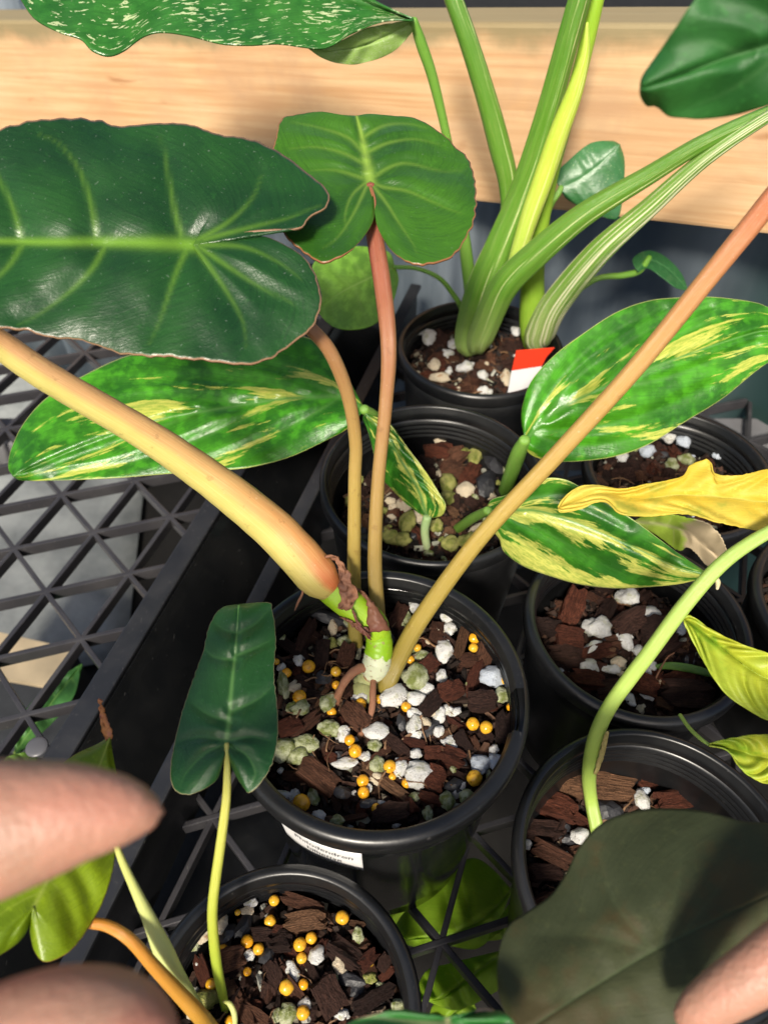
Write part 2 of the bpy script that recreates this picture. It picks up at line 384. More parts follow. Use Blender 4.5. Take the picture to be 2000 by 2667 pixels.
sk = link('skirt', mesh('skirt', [(*skv[0], ZR-.002), (*skv[1], ZR-.002), (*skv[2], -.012), (*skv[3], -.012)], [(0, 1, 2, 3)]), tl, M_POTG, False)
sk.modifiers.new('t', 'SOLIDIFY').thickness = .002
rp = atz(97, 1945, ZR)
bm = bmesh.new(); bmesh.ops.create_uvsphere(bm, u_segments=20, v_segments=8, radius=1)
bmesh.ops.transform(bm, matrix=Matrix.Translation((rp[0], rp[1], ZR)) @ Matrix.Diagonal((.0052, .0052, .0012, 1)), verts=bm.verts)
link('rivet', bm_mesh('rivet', bm), tl, plain('rivet_grey', (.10, .10, .11), .35, .3))

# ------------------------------------------------------------------ pots and potting mix
def lathe(prof, n=96):
    v = []; F = []; m = len(prof)
    for i in range(n):
        a = 2*math.pi*i/n
        for r, z in prof: v.append((r*math.cos(a), r*math.sin(a), z))
    for i in range(n):
        for j in range(m-1):
            F.append((i*m+j, ((i+1) % n)*m+j, ((i+1) % n)*m+j+1, i*m+j+1))
    return v, F
def pot(label, c, R, h, group='black nursery pots', gloss=False, notch=None, lip=.0042, step=True):
    t = thing('plant_pot', label, 'pot', (c[0], c[1], 0), group)
    rw = R-.0030; rb = R*.80; th = .0013; band = .0085
    out = [(0, .004), (rb-.004, .004), (rb-.003, .0), (rb-.001, .0), (rb, .002)]
    zt = h-band
    for k in range(7): f_ = (k+1)/7; out.append((rb+(rw-rb)*f_, .002+(zt-.002)*f_))
    ri = R-lip
    inn = [(rw-th, zt+.0005)]
    # moulded rings inside the mouth
    z = zt-.001; r = rw-th
    for k in range(4):
        inn += [(r-.0003, z), (r-.0011, z-.0008), (r-.0011, z-.0016), (r-.0003, z-.0024)]; z -= .0031; r -= .0001
    for k in range(5):
        f_ = 1-(k+1)/5; inn.append((rb-th+(r-rb)*f_-.0002, .006+(z-.006)*f_))
    inn += [(0, .006)]
    v, F = lathe(out+inn)
    link('wall', mesh('wall', [(x+c[0], y+c[1], zz) for x, y, zz in v], F), t, M_POTG if gloss else M_POT)
    rim = [(rw+.0002, zt+.0003), (R-.0004, zt+.0003), (R, zt+.0010), (R, h-.0020), (R-.0008, h-.0006), (R-.0020, h), (ri+.0004, h), (ri-.0002, h-.0007), (ri-.0004, h-.0026),
           (ri-.0012, h-.0034), (ri-.0013, h-.0060), (rw-th-.0002, zt+.0008), (rw-th+.0001, zt+.0003)]
    v, F = lathe(rim)
    if notch:
        a0, a1 = notch; nn = len(rim)-1; keep = []
        for i, f_ in enumerate(F):
            seg, j = divmod(i, nn); a = (seg+.5)/96*2*math.pi
            if a > math.pi: a -= 2*math.pi
            mid = a0+.012 < a < a1-.012
            if mid and j in (5, 6, 7, 8, 9, 10): continue
            keep.append(f_)
        F = keep
    link('rim', mesh('rim', [(x+c[0], y+c[1], zz) for x, y, zz in v], F), t, M_POT)
    return t

rng = random.Random(7)
def noise_mesh(name, kind, seed):
    bm = bmesh.new()
    if kind == 'bark':
        bmesh.ops.create_cube(bm, size=1); bmesh.ops.subdivide_edges(bm, edges=bm.edges[:], cuts=3, use_grid_fill=True)
        so_ = Vector((seed*7.1, seed*3.3, seed*1.7))
        for vtx in bm.verts:
            p = vtx.co.copy()
            p.y *= 1-.35*abs(p.x)*(seed % 3)/2; p.z *= 1-.3*abs(p.x)
            p.x += .28*mnoise.noise(Vector((p.y*5, p.z*5, 1))+so_)*(1 if abs(p.x) > .3 else .3)
            fib = mnoise.noise(Vector((p.x*.8, p.y*7, p.z*7))+so_)
            p.y += .16*fib; p.z += .22*mnoise.noise(Vector((p.x*1.2, p.y*6, p.z*3+5))+so_) + .12*mnoise.noise(p*2.2+so_)
            vtx.co = p
    elif kind == 'perlite':
        bmesh.ops.create_icosphere(bm, subdivisions=3, radius=.5); so_ = Vector((seed*5.1, seed*2.3, seed))
        for vtx in bm.verts:
            p = vtx.co.copy(); q = p.normalized()
            k = 1+.42*mnoise.noise(q*1.5+so_)+.20*mnoise.noise(q*3.4+so_)+.06*mnoise.noise(q*8+so_)
            if seed % 2:
                for pl in range(5):
                    d = Vector((math.sin(pl*2.4+seed), math.cos(pl*1.7+seed*2), math.sin(pl*3.1+1))).normalized(); dd = q.dot(d)*k
                    if dd > .80: k *= .80/dd
            vtx.co = q*.5*k
    elif kind == 'coal':
        bmesh.ops.create_icosphere(bm, subdivisions=2, radius=.5); so_ = Vector((seed*5.1, seed*2.3, seed))
        for vtx in bm.verts:
            p = vtx.co.copy(); q = p.normalized(); k = 1+.35*mnoise.noise(q*1.8+so_)
            for pl in range(6):
                d = Vector((math.sin(pl*2.4+seed), math.cos(pl*1.7+seed*2), math.sin(pl*3.1+1))).normalized(); dd = q.dot(d)*k
                if dd > .7: k *= .7/dd
            vtx.co = q*.5*k
    elif kind == 'bead':
        bmesh.ops.create_icosphere(bm, subdivisions=3, radius=.5)
        for vtx in bm.verts:
            q = vtx.co.normalized(); vtx.co = q*.5*(1+.09*mnoise.noise(q*1.4+Vector((seed*3, 1, 2))))
    return bm_mesh(name, bm)
VAR = {}
def variant(kind, mat):
    key = (kind, mat.name)
    if key not in VAR:
        VAR[key] = []
        for k in range(5 if kind != 'bead' else 3):
            me = noise_mesh(kind, kind, k+1); me.materials.append(mat)
            me.polygons.foreach_set('use_smooth', np.full(len(me.polygons), kind in ('perlite', 'bead')))
            VAR[key].append(me)
    return rng.choice(VAR[key])
NAMES = {'bark': 'bark_chip', 'perlite': 'perlite_stone', 'bead': 'fertilizer_bead', 'coal': 'charcoal_piece'}
def piece(kind, mat, pos, dims, rot, parent):
    o = bpy.data.objects.new(NAMES[kind], variant(kind, mat)); COL.objects.link(o)
    o.parent = parent; o.matrix_parent_inverse = Matrix.Translation(-parent.location)
    o.location = Vector(pos); o.scale = dims; o.rotation_euler = rot
    return o
M_FIB = plain('fibre', (.20, .11, .055), .7, .6, 500)
FIB = []
for k_ in range(4):
    v_ = []; F_ = []; w_ = (.022, .03, .045, .06)[k_]
    for i_ in range(7):
        x_ = i_/6-.5; oy, oz = .10*math.sin(i_*.9+k_*2), .07*math.sin(i_*1.3+k_)
        for q_ in range(4): v_.append((x_, oy+w_*math.cos(q_*1.5708)*(1-abs(x_)), oz+w_*.6*math.sin(q_*1.5708)*(1-abs(x_))))
    for i_ in range(6):
        for q_ in range(4): F_.append((i_*4+q_, i_*4+(q_+1) % 4, i_*4+4+(q_+1) % 4, i_*4+4+q_))
    F_ += [(3, 2, 1, 0), (24, 25, 26, 27)]; me_ = mesh('fibre', v_, F_); me_.materials.append(M_FIB); FIB.append(me_)
def soil(label, c, R, zs, n_bark, n_perl, mats_p, seed, n_bead=0, clump=.0009, rr=None, light=.1, n_fib=16):
    """dark bed of crumbs (one stuff mesh) with random bark and stones bedded in it"""
    rg = random.Random(seed)
    t = thing('potting_mix', label, 'potting mix', (c[0], c[1], zs-.012), 'potting mixes in the pots')
    v = []; F = []; sh = []
    m = 40
    prof_r = np.linspace(0, R, 14)
    for i in range(m):
        for r in prof_r:
            a = 2*math.pi*i/m; x, y = c[0]+r*math.cos(a), c[1]+r*math.sin(a)
            v.append((x, y, zs-.0075+.0025*mnoise.noise(Vector((x*180, y*180, seed))))); sh.append(.25)
    for i in range(m):
        for j in range(13): F.append((i*14+j, i*14+j+1, ((i+1) % m)*14+j+1, ((i+1) % m)*14+j))
    cu = [(-1,-1,-1),(1,-1,-1),(1,1,-1),(-1,1,-1),(-1,-1,1),(1,-1,1),(1,1,1),(-1,1,1)]
    fu = [(0,3,2,1),(4,5,6,7),(0,1,5,4),(1,2,6,5),(2,3,7,6),(3,0,4,7)]
    for k in range(1700):
        a = rg.uniform(0, 6.283); r = (R-.001)*math.sqrt(rg.random()); s = rg.uniform(.0005, .0019)
        q = Matrix.Rotation(rg.uniform(0, 6.3), 3, 'Z') @ Matrix.Rotation(rg.uniform(-1.2, 1.2), 3, 'X') @ Matrix.Rotation(rg.uniform(-1.2, 1.2), 3, 'Y')
        e = rg.uniform(.9, 2.4); b = len(v); p = Vector((c[0]+r*math.cos(a), c[1]+r*math.sin(a), zs-.0035+rg.uniform(-.003, .0030)))
        for cc in cu: v.append(p + q @ Vector((cc[0]*s*e*rg.uniform(.7, 1.2), cc[1]*s*.7*rg.uniform(.6, 1.2), cc[2]*s*.5)))
        sh += [rg.random()]*8; F += [tuple(b+i for i in f_) for f_ in fu]
    bed = link('crumbs', mesh('crumbs', v, F, {'shade': ('FLOAT', sh)}), t, M_SOIL, False); bed['kind'] = 'stuff'
    rr = rr or (.004, .010)
    for k in range(n_bark):
        a = rg.uniform(0, 6.283); L = rg.uniform(*rr); r = (R-L*.55)*math.sqrt(rg.random())
        mt = rg.choice([M_BARK, M_BARKD, M_BARKD, M_BARKD, M_BARKR, M_BARK, M_COAL, M_BARKL if rg.random() < light*3 else M_BARKD])
        kd = 'coal' if mt is M_COAL else 'bark'
        piece(kd, mt, (c[0]+r*math.cos(a), c[1]+r*math.sin(a), zs-.0015+rg.uniform(-.001, .0012)),
              (L, L*rg.uniform(.4, .8), L*rg.uniform(.4, .7)), (rg.uniform(-1, 1), rg.uniform(-.8, .8), rg.uniform(0, 6.3)), t)
    for k in range(n_fib):
        a = rg.uniform(0, 6.283); L = rg.uniform(.006, .016); r = max(0, R-L*.6)*math.sqrt(rg.random())
        o = bpy.data.objects.new('bark_fibre', rg.choice(FIB)); COL.objects.link(o); o.parent = t; o.matrix_parent_inverse = Matrix.Translation(-t.location)
        o.location = (c[0]+r*math.cos(a), c[1]+r*math.sin(a), zs+rg.uniform(.0005, .003)); o.scale = (L, L, L); o.rotation_euler = (rg.uniform(0, 6), rg.uniform(-.35, .35), rg.uniform(0, 6.3))
    for k in range(n_perl):
        a = rg.uniform(0, 6.283); L = rg.uniform(.0022, .006); r = (R-L*.6)*math.sqrt(rg.random())
        piece('perlite', rg.choice(mats_p), (c[0]+r*math.cos(a), c[1]+r*math.sin(a), zs+rg.uniform(-.0005, .001)),
              (L*rg.uniform(.9, 1.4), L*rg.uniform(.7, 1), L*rg.uniform(.6, .9)), (rg.uniform(-1, 1), rg.uniform(-1, 1), rg.uniform(0, 6.3)), t)
    for k in range(n_bead):
        a = rg.uniform(0, 6.283); r = (R-.003)*math.sqrt(rg.random())
        piece('bead', M_BEAD, (c[0]+r*math.cos(a), c[1]+r*math.sin(a), zs+.0006), (.0036,)*3, (0, 0, 0), t)
    return t
def put(t, kind, mat, px, py, wpx, hpx, ang, zs, lift=.35):
    """place one measured piece: size and angle as seen, resting on the mix surface"""
    zz = zs + .0012; a = R_(ang); ux, uy = math.cos(a), math.sin(a)
    p0, p1 = atz(px-ux*wpx/2, py-uy*wpx/2, zz), atz(px+ux*wpx/2, py+uy*wpx/2, zz)
    q0, q1 = atz(px+uy*hpx/2, py-ux*hpx/2, zz), atz(px-uy*hpx/2, py+ux*hpx/2, zz)
    L = np.linalg.norm(p1-p0); Wd = np.linalg.norm(q1-q0); d = p1-p0
    Hh = min(L, Wd)*(.7 if kind == 'bark' else .85)
    if kind == 'bead': L = Wd = Hh = min(L, Wd)
    c = (p0+p1)/2
    k = {'bark': .92, 'perlite': 1.12, 'bead': 1.02, 'coal': 1.15}[kind]
    return piece(kind, mat, (c[0], c[1], zs+Hh*lift), (L*k, Wd*k, Hh), (rng.uniform(-.4, .4), rng.uniform(-.25, .25), math.atan2(d[1], d[0])), t)

C_MAIN = (-.0024, .132); H_MAIN = .130
C_BL = (-.0321, .0375); H_BL = .100
C_RM = (.111, .181); C_RL = (.0957, .0815); C_SEC = (.0245, .262); C_BACK = (.060, .385); C_FR = (.157, .281)
C_RS = (.216, .188); C_BOT = (.050, -.009)
pot('black pot with a white name label and an orange-stemmed plant', C_MAIN, .055, H_MAIN, gloss=True, notch=(-.36, .02), lip=.0050)
pot('small black pot with yellow beads and a dark arrow-shaped leaf', C_BL, .044, H_BL)
pot('black pot with white stones and no big leaf rooted in it', C_RM, .049, .100)
pot('black pot with a large brown bark slab and one pale green stalk', C_RL, .0505, .100, lip=.0036)
pot('black pot of the yellow-streaked plant, full of greenish stones', C_SEC, .0570, .108, lip=.0032)
pot('black pot with thick green stalks and a red-topped tag', C_BACK, .0515, .100, lip=.0034)
pot('black pot half hidden under the yellow-streaked leaf', C_FR, .050, .095)
pot('black pot of which only an edge shows beside the yellowing leaves', C_RS, .050, .100)
pot('black pot with bark chips, mostly hidden under the dark held leaf', C_BOT, .049, .092)

ZS_MAIN = H_MAIN-.0175
mix_main = soil('bark and perlite mix with many yellow beads around the orange-stemmed plant', C_MAIN, .0468, ZS_MAIN, 140, 26, [M_PG, M_PW, M_PG, M_PC], 3, 4, n_fib=42, rr=(.003, .008))
ZS_BL = H_BL-.017
mix_bl = soil('dark bark mix with yellow beads and charcoal in the small pot', C_BL, .0362, ZS_BL, 70, 12, [M_PG, M_PW, M_PC], 4, 3, rr=(.004, .009))
ZS_RM = .100-.026
mix_rm = soil('dark bark mix with scattered white perlite in the leafless pot', C_RM, .0410, ZS_RM, 95, 5, [M_PW, M_PC], 5, 0, rr=(.005, .011))
ZS_RL = .100-.036
mix_rl = soil('coarse bark mix with a large brown slab around the pale stalk', C_RL, .0420, ZS_RL, 90, 3, [M_PW], 6, 0, rr=(.005, .013))
ZS_SEC = .108-.028
mix_sec = soil('bark mix with algae-green stones under the yellow-streaked leaves', C_SEC, .0475, ZS_SEC, 60, 34, [M_PY, M_PY, M_PG, M_PC], 8, 0, rr=(.006, .012), light=.25)
ZS_BACK = .100-.017
mix_back = soil('bark mix with white perlite around the thick green stalks', C_BACK, .0445, ZS_BACK, 60, 22, [M_PW, M_PW, M_PC], 9, 0, rr=(.006, .013))
mix_fr = soil('dark bark mix with a few stones under the streaked leaf', C_FR, .0425, .095-.020, 55, 12, [M_PW, M_PB, M_PG], 10, 0, rr=(.007, .014))
soil('bark mix in the pot showing only an edge', C_RS, .0425, .100-.020, 20, 4, [M_PW], 11, 0)
soil('brown bark mix in the pot under the dark held leaf', C_BOT, .0415, .092-.012, 50, 6, [M_PW], 12, 0)

# main pot: pieces where the photograph shows them (zoom of 650,1400 at 2.074)
S = 2.074
for x, y, d in [(320,703,72),(467,732,58),(272,868,75),(200,735,58),(600,905,60),(845,917,58),(1212,552,60),(1208,600,55),(905,600,42),(868,665,45),(1203,1018,72),
                (1275,1030,74),(1212,1312,92),(757,1245,76),(542,1100,56),(572,1160,72),(612,1320,68),(617,1382,70),(283,1447,92),(685,1465,58),(1375,775,48),(1408,918,48),
                (468,800,48),(1100,1125,38),(145,670,38),(770,1292,44)]:
    put(mix_main, 'bead', M_BEAD, x/S+650, y/S+1400, d/S*rng.uniform(.9, 1.05), d/S, 0, ZS_MAIN, rng.uniform(.38, .62))
Wt, G_, B_, Cm, Yy = M_PW, M_PG, M_PB, M_PC, M_PY
for x, y, w, h, a, m_ in [(785,858,150,105,-25,Wt),(950,822,105,62,15,Wt),(900,870,95,72,10,Wt),(893,950,82,48,10,Wt),(890,760,120,115,0,G_),(1050,612,85,100,0,Wt),(1037,750,55,68,0,Wt),
    (1308,758,120,108,0,B_),(900,375,72,60,-20,Wt),(1065,430,68,58,30,Wt),(1080,490,62,62,0,Wt),(1060,543,42,36,0,Wt),(925,640,80,48,0,G_),(1335,1212,85,105,0,B_),(1245,1222,98,108,0,B_),
    (915,1285,140,125,0,Wt),(815,1245,75,92,0,Wt),(690,1240,82,100,0,G_),(512,1217,122,54,-4,Wt),(680,1055,120,80,5,Wt),(895,1170,66,60,0,Wt),(440,1035,112,76,8,G_),(180,1150,122,120,0,G_),
    (298,1115,130,78,12,G_),(262,1185,112,95,0,G_),(890,1030,78,112,0,Wt),(1025,965,60,80,20,Wt),(1085,1110,90,68,0,Wt),(270,920,112,84,0,G_),(185,800,60,122,-15,G_),(265,660,50,62,-20,Wt),
    (165,540,62,60,0,G_),(510,560,70,60,0,G_),(435,570,80,54,0,Yy),(420,890,72,100,20,G_),(600,860,82,50,-10,Wt),(505,1065,56,66,0,Wt),(675,1120,70,70,0,G_),(630,1180,50,60,0,Wt),
    (345,1400,58,96,-15,G_),(245,1395,58,70,0,Wt),(165,1390,112,56,10,Wt),(375,1505,72,60,20,Wt),(470,1530,76,58,0,G_),(890,1400,72,48,-25,G_),(1065,1425,80,90,0,G_),(960,1490,48,70,0,G_),
    (1170,1400,72,80,0,G_),(1365,850,80,90,30,G_),(705,1430,62,36,0,Wt),(565,1375,27,27,0,Wt),(1320,1140,50,48,0,Wt),(1295,1290,26,70,0,G_),(165,1255,32,32,0,Wt),(850,430,44,62,0,G_),
    (175,700,46,44,0,Wt),(205,1440,52,40,0,Wt),(640,1350,40,40,0,Wt)]:
    put(mix_main, 'perlite', m_, x/S+650, y/S+1400, w/S, h/S, a, ZS_MAIN, rng.uniform(.22, .42))
Bn, Bd, Bl, Br, Co = M_BARK, M_BARKD, M_BARKL, M_BARKR, M_COAL
for x, y, w, h, a, m_ in [(1150,545,195,58,-76,Bl),(1080,835,130,100,-20,Br),(975,910,140,95,-50,Bd),(1250,890,145,110,0,Bd),(1265,625,135,90,-70,Bn),(1070,1050,135,42,-42,Bl),(1365,1030,150,85,90,Bd),
    (1095,1190,125,100,20,Br),(1000,1165,105,80,0,Br),(730,1320,300,58,38,Bl),(850,1440,130,70,50,Br),(570,970,160,110,50,Bn),(290,1020,190,62,-38,Bn),(220,1030,140,95,-20,Br),(385,880,140,34,-65,Bl),
    (370,1300,230,130,35,Bn),(760,1500,200,120,0,Bd),(1000,1310,100,130,20,Br),(890,1110,135,48,5,Br),(790,1110,180,70,42,Bd),(390,630,140,75,-80,Bd),(300,540,190,60,-60,Bd),(520,640,110,90,-70,Bn),
    (980,1410,140,55,20,Br),(560,1510,140,36,-5,Bn),(960,1035,140,60,-25,Co),(820,1000,90,50,75,Co),(500,1385,95,80,0,Co),(410,430,260,60,15,Co),(1010,510,110,70,-80,Bn),(960,690,110,80,-40,Br),
    (1210,760,170,62,-65,Br),(1330,640,120,52,70,Bd),(1150,1110,120,80,60,Bd),(800,430,130,70,-60,Bn),(440,1190,60,50,0,Br),(230,600,180,50,35,Bd),(1110,1340,120,70,0,Co),(690,1180,170,40,-35,Bn),
    (400,760,90,70,0,Co),(260,1290,170,60,10,Bn),(640,1430,100,60,0,Co),(1180,660,110,60,20,Bn),(740,560,90,70,0,Co),(880,500,120,60,-50,Bd)]:
    put(mix_main, 'coal' if m_ is Co else 'bark', m_, x/S+650, y/S+1400, w/S, h/S, a, ZS_MAIN, rng.uniform(.25, .5))
S = 2.552
for x, y, d in [(1000,490,95),(522,510,82),(548,372,76),(720,668,98),(795,625,82),(445,695,82),(370,645,90),(210,705,80),(730,755,80),(632,950,112),(740,930,80),(130,930,84),(740,1118,106),(305,450,44),(370,845,62),(260,1175,90)]:
    put(mix_bl, 'bead', M_BEAD, x/S+500, y/S+2200, d/S*rng.uniform(.9, 1.05), d/S, 0, ZS_BL, rng.uniform(.38, .62))
for x, y, w, h, a, m_ in [(388,380,92,82,0,Wt),(195,530,85,150,15,Cm),(70,600,92,130,20,Cm),(830,735,95,140,10,Wt),(670,845,80,130,-35,Wt),(385,735,70,70,0,Wt),(1105,610,70,112,-15,G_),(975,805,66,110,-15,Cm),
    (1180,885,92,80,10,Yy),(1000,1130,92,80,0,Wt),(640,1130,112,142,0,G_),(20,660,66,92,0,G_),(1370,1070,85,90,0,G_),(90,1030,160,140,0,Yy),(1250,930,54,50,0,G_),(365,440,78,56,0,Cm),(950,890,44,54,0,G_),(40,790,60,70,0,Wt)]:
    put(mix_bl, 'perlite', m_, x/S+500, y/S+2200, w/S, h/S, a, ZS_BL, .42)
for x, y, w, h, a, m_ in [(740,390,270,95,18,Bn),(760,515,255,140,-8,Bl),(260,760,190,170,-20,Bn),(590,650,150,140,0,Bd),(1020,720,230,150,35,Bd),(1165,760,140,100,-50,Br),(550,850,180,110,70,Bd),(910,1010,250,190,65,Bd),
    (1200,1020,300,120,-32,Bd),(330,1080,320,90,60,Bn),(430,1130,260,90,35,Bn),(345,545,180,85,-60,Co),(240,590,160,80,-65,Co),(500,740,130,90,-50,Co),(1280,790,120,90,-60,Bd),(1095,520,100,44,10,Bl),(800,830,170,60,60,Bd),
    (75,850,210,90,70,Br),(1290,860,120,60,-40,Br),(560,560,90,70,0,Br),(460,590,140,110,0,Bd),(1060,900,200,90,10,Co)]:
    put(mix_bl, 'coal' if m_ is Co else 'bark', m_, x/S+500, y/S+2200, w/S, h/S, a, ZS_BL, .30)
S = 1.659
for x, y, w, h, a, m_ in [(1050,515,92,66,0,Wt),(1145,580,82,46,10,Wt),(920,650,112,80,10,Wt),(1040,700,50,80,-35,Wt),(895,735,100,52,-30,Wt),(885,812,75,60,0,Wt),(985,820,75,36,0,Wt),(1270,635,72,66,0,B_),(1115,820,46,76,-30,Wt),
    (1055,945,44,74,-15,Wt),(1155,800,42,52,0,Wt),(1100,745,52,50,0,Wt),(845,655,27,27,0,Wt),(1010,790,60,40,0,Cm),(1115,990,42,42,0,Cm),(760,825,32,22,0,Wt),(1140,935,60,30,20,Wt)]:
    put(mix_rm, 'perlite', m_, x/S+1000, y/S+1250, w/S, h/S, a, ZS_RM, .42)
for x, y, w, h, a, m_ in [(810,560,150,100,-70,Br),(930,745,115,60,-20,Br),(880,870,130,70,10,Br),(1050,620,140,100,-30,Bd),(800,690,120,80,10,Br),(1110,890,140,80,20,Br),(1260,860,140,64,-15,Br),(1310,940,200,110,5,Bd),
    (780,770,140,80,0,Bd),(950,580,120,70,-60,Bd),(700,640,130,70,0,Bd),(1170,660,140,100,0,Bd),(980,900,120,70,0,Bd),(1210,970,80,40,20,Bl),(1200,730,130,80,-30,Bd)]:
    put(mix_rm, 'bark', m_, x/S+1000, y/S+1250, w/S, h/S, a, ZS_RM, .30)
for x, y, w, h, a, m_ in [(1030,170,52,42,0,Wt),(1113,312,60,84,-10,Wt),(1125,262,42,32,0,B_),(845,465,82,66,15,Wt),(622,495,30,42,0,Wt),(780,540,32,32,0,Wt)]:
    put(mix_rl, 'perlite', m_, x/S+1000, y/S+1900, w/S, h/S, a, ZS_RL, .42)
for x, y, w, h, a, m_ in [(905,250,340,120,3,Bl),(1270,300,210,90,-12,Br),(740,340,180,100,20,Br),(730,540,180,80,25,Bn),(1150,220,110,64,0,Br),(680,430,150,80,0,Bd),(950,345,170,80,20,Co),(830,380,120,50,30,Br),(700,620,140,70,0,Bd)]:
    put(mix_rl, 'coal' if m_ is Co else 'bark', m_, x/S+1000, y/S+1900, w/S, h/S, a, ZS_RL, .30)
for x, y, w, h, a, m_ in [(238,905,70,62,0,Cm),(390,980,56,66,0,Yy),(470,968,78,40,10,Cm),(340,970,60,36,0,Yy),(275,1100,62,70,0,Yy),(350,1130,72,46,0,Cm),(520,1030,50,40,0,G_),(90,1190,66,60,0,Cm)]:
    put(mix_sec, 'perlite', m_, x/S+1000, y/S+600, w/S, h/S, a, ZS_SEC, .42)
for x, y, w, h, a, m_ in [(235,960,110,62,15,Br),(310,985,90,56,-30,Bn),(370,1060,96,70,-60,Br),(440,1100,110,80,-70,Co),(470,1010,120,60,60,Co),(290,1040,90,60,0,Bn)]:
    put(mix_sec, 'coal' if m_ is Co else 'bark', m_, x/S+1000, y/S+600, w/S, h/S, a, ZS_SEC, .30)
for x, y, w, h, a, m_ in [(100,190,66,70,20,Yy),(30,255,70,50,0,Yy),(75,265,80,50,0,Yy),(150,155,50,56,0,Cm),(225,205,60,46,0,Yy),(287,283,76,50,0,Yy),(365,275,78,60,0,Yy),(410,215,80,36,-20,Cm),(270,85,60,50,0,Yy),(365,45,60,40,0,Cm),(25,90,50,40,0,Cm),(40,120,40,30,0,Cm)]:
    put(mix_sec, 'perlite', m_, x/S+1000, y/S+1250, w/S, h/S, a, ZS_SEC, .42)
for x, y, w, h, a, m_ in [(135,447,66,52,10,Wt),(200,400,44,44,0,Wt),(240,375,50,36,0,Cm),(300,500,44,40,0,Wt),(350,600,62,34,-10,Wt),(275,540,50,28,0,Wt),(425,630,44,38,0,Wt),(215,590,46,34,0,Cm),(240,645,84,34,10,Cm),
    (525,645,40,48,0,Cm),(570,440,44,36,0,Wt),(430,695,44,24,0,Wt),(195,470,60,50,0,Wt),(270,380,40,30,0,G_),(490,400,40,30,0,Wt)]:
    put(mix_back, 'perlite', m_, x/S+1000, y/S+600, w/S, h/S, a, ZS_BACK, .42)
for x, y, w, h, a, m_ in [(1255,860,100,66,10,Br),(1130,960,60,40,0,B_),(1225,900,50,40,0,Wt),(1290,920,60,40,0,B_),(1025,980,50,40,0,Wt),(1300,1000,70,44,0,G_),(1240,1020,50,40,0,G_),(1440,975,40,26,0,B_)]:
    put(mix_fr, 'bark' if m_ is Br else 'perlite', m_, x/S+1000, y/S+600, w/S, h/S, a, .075, .42)
#MORE

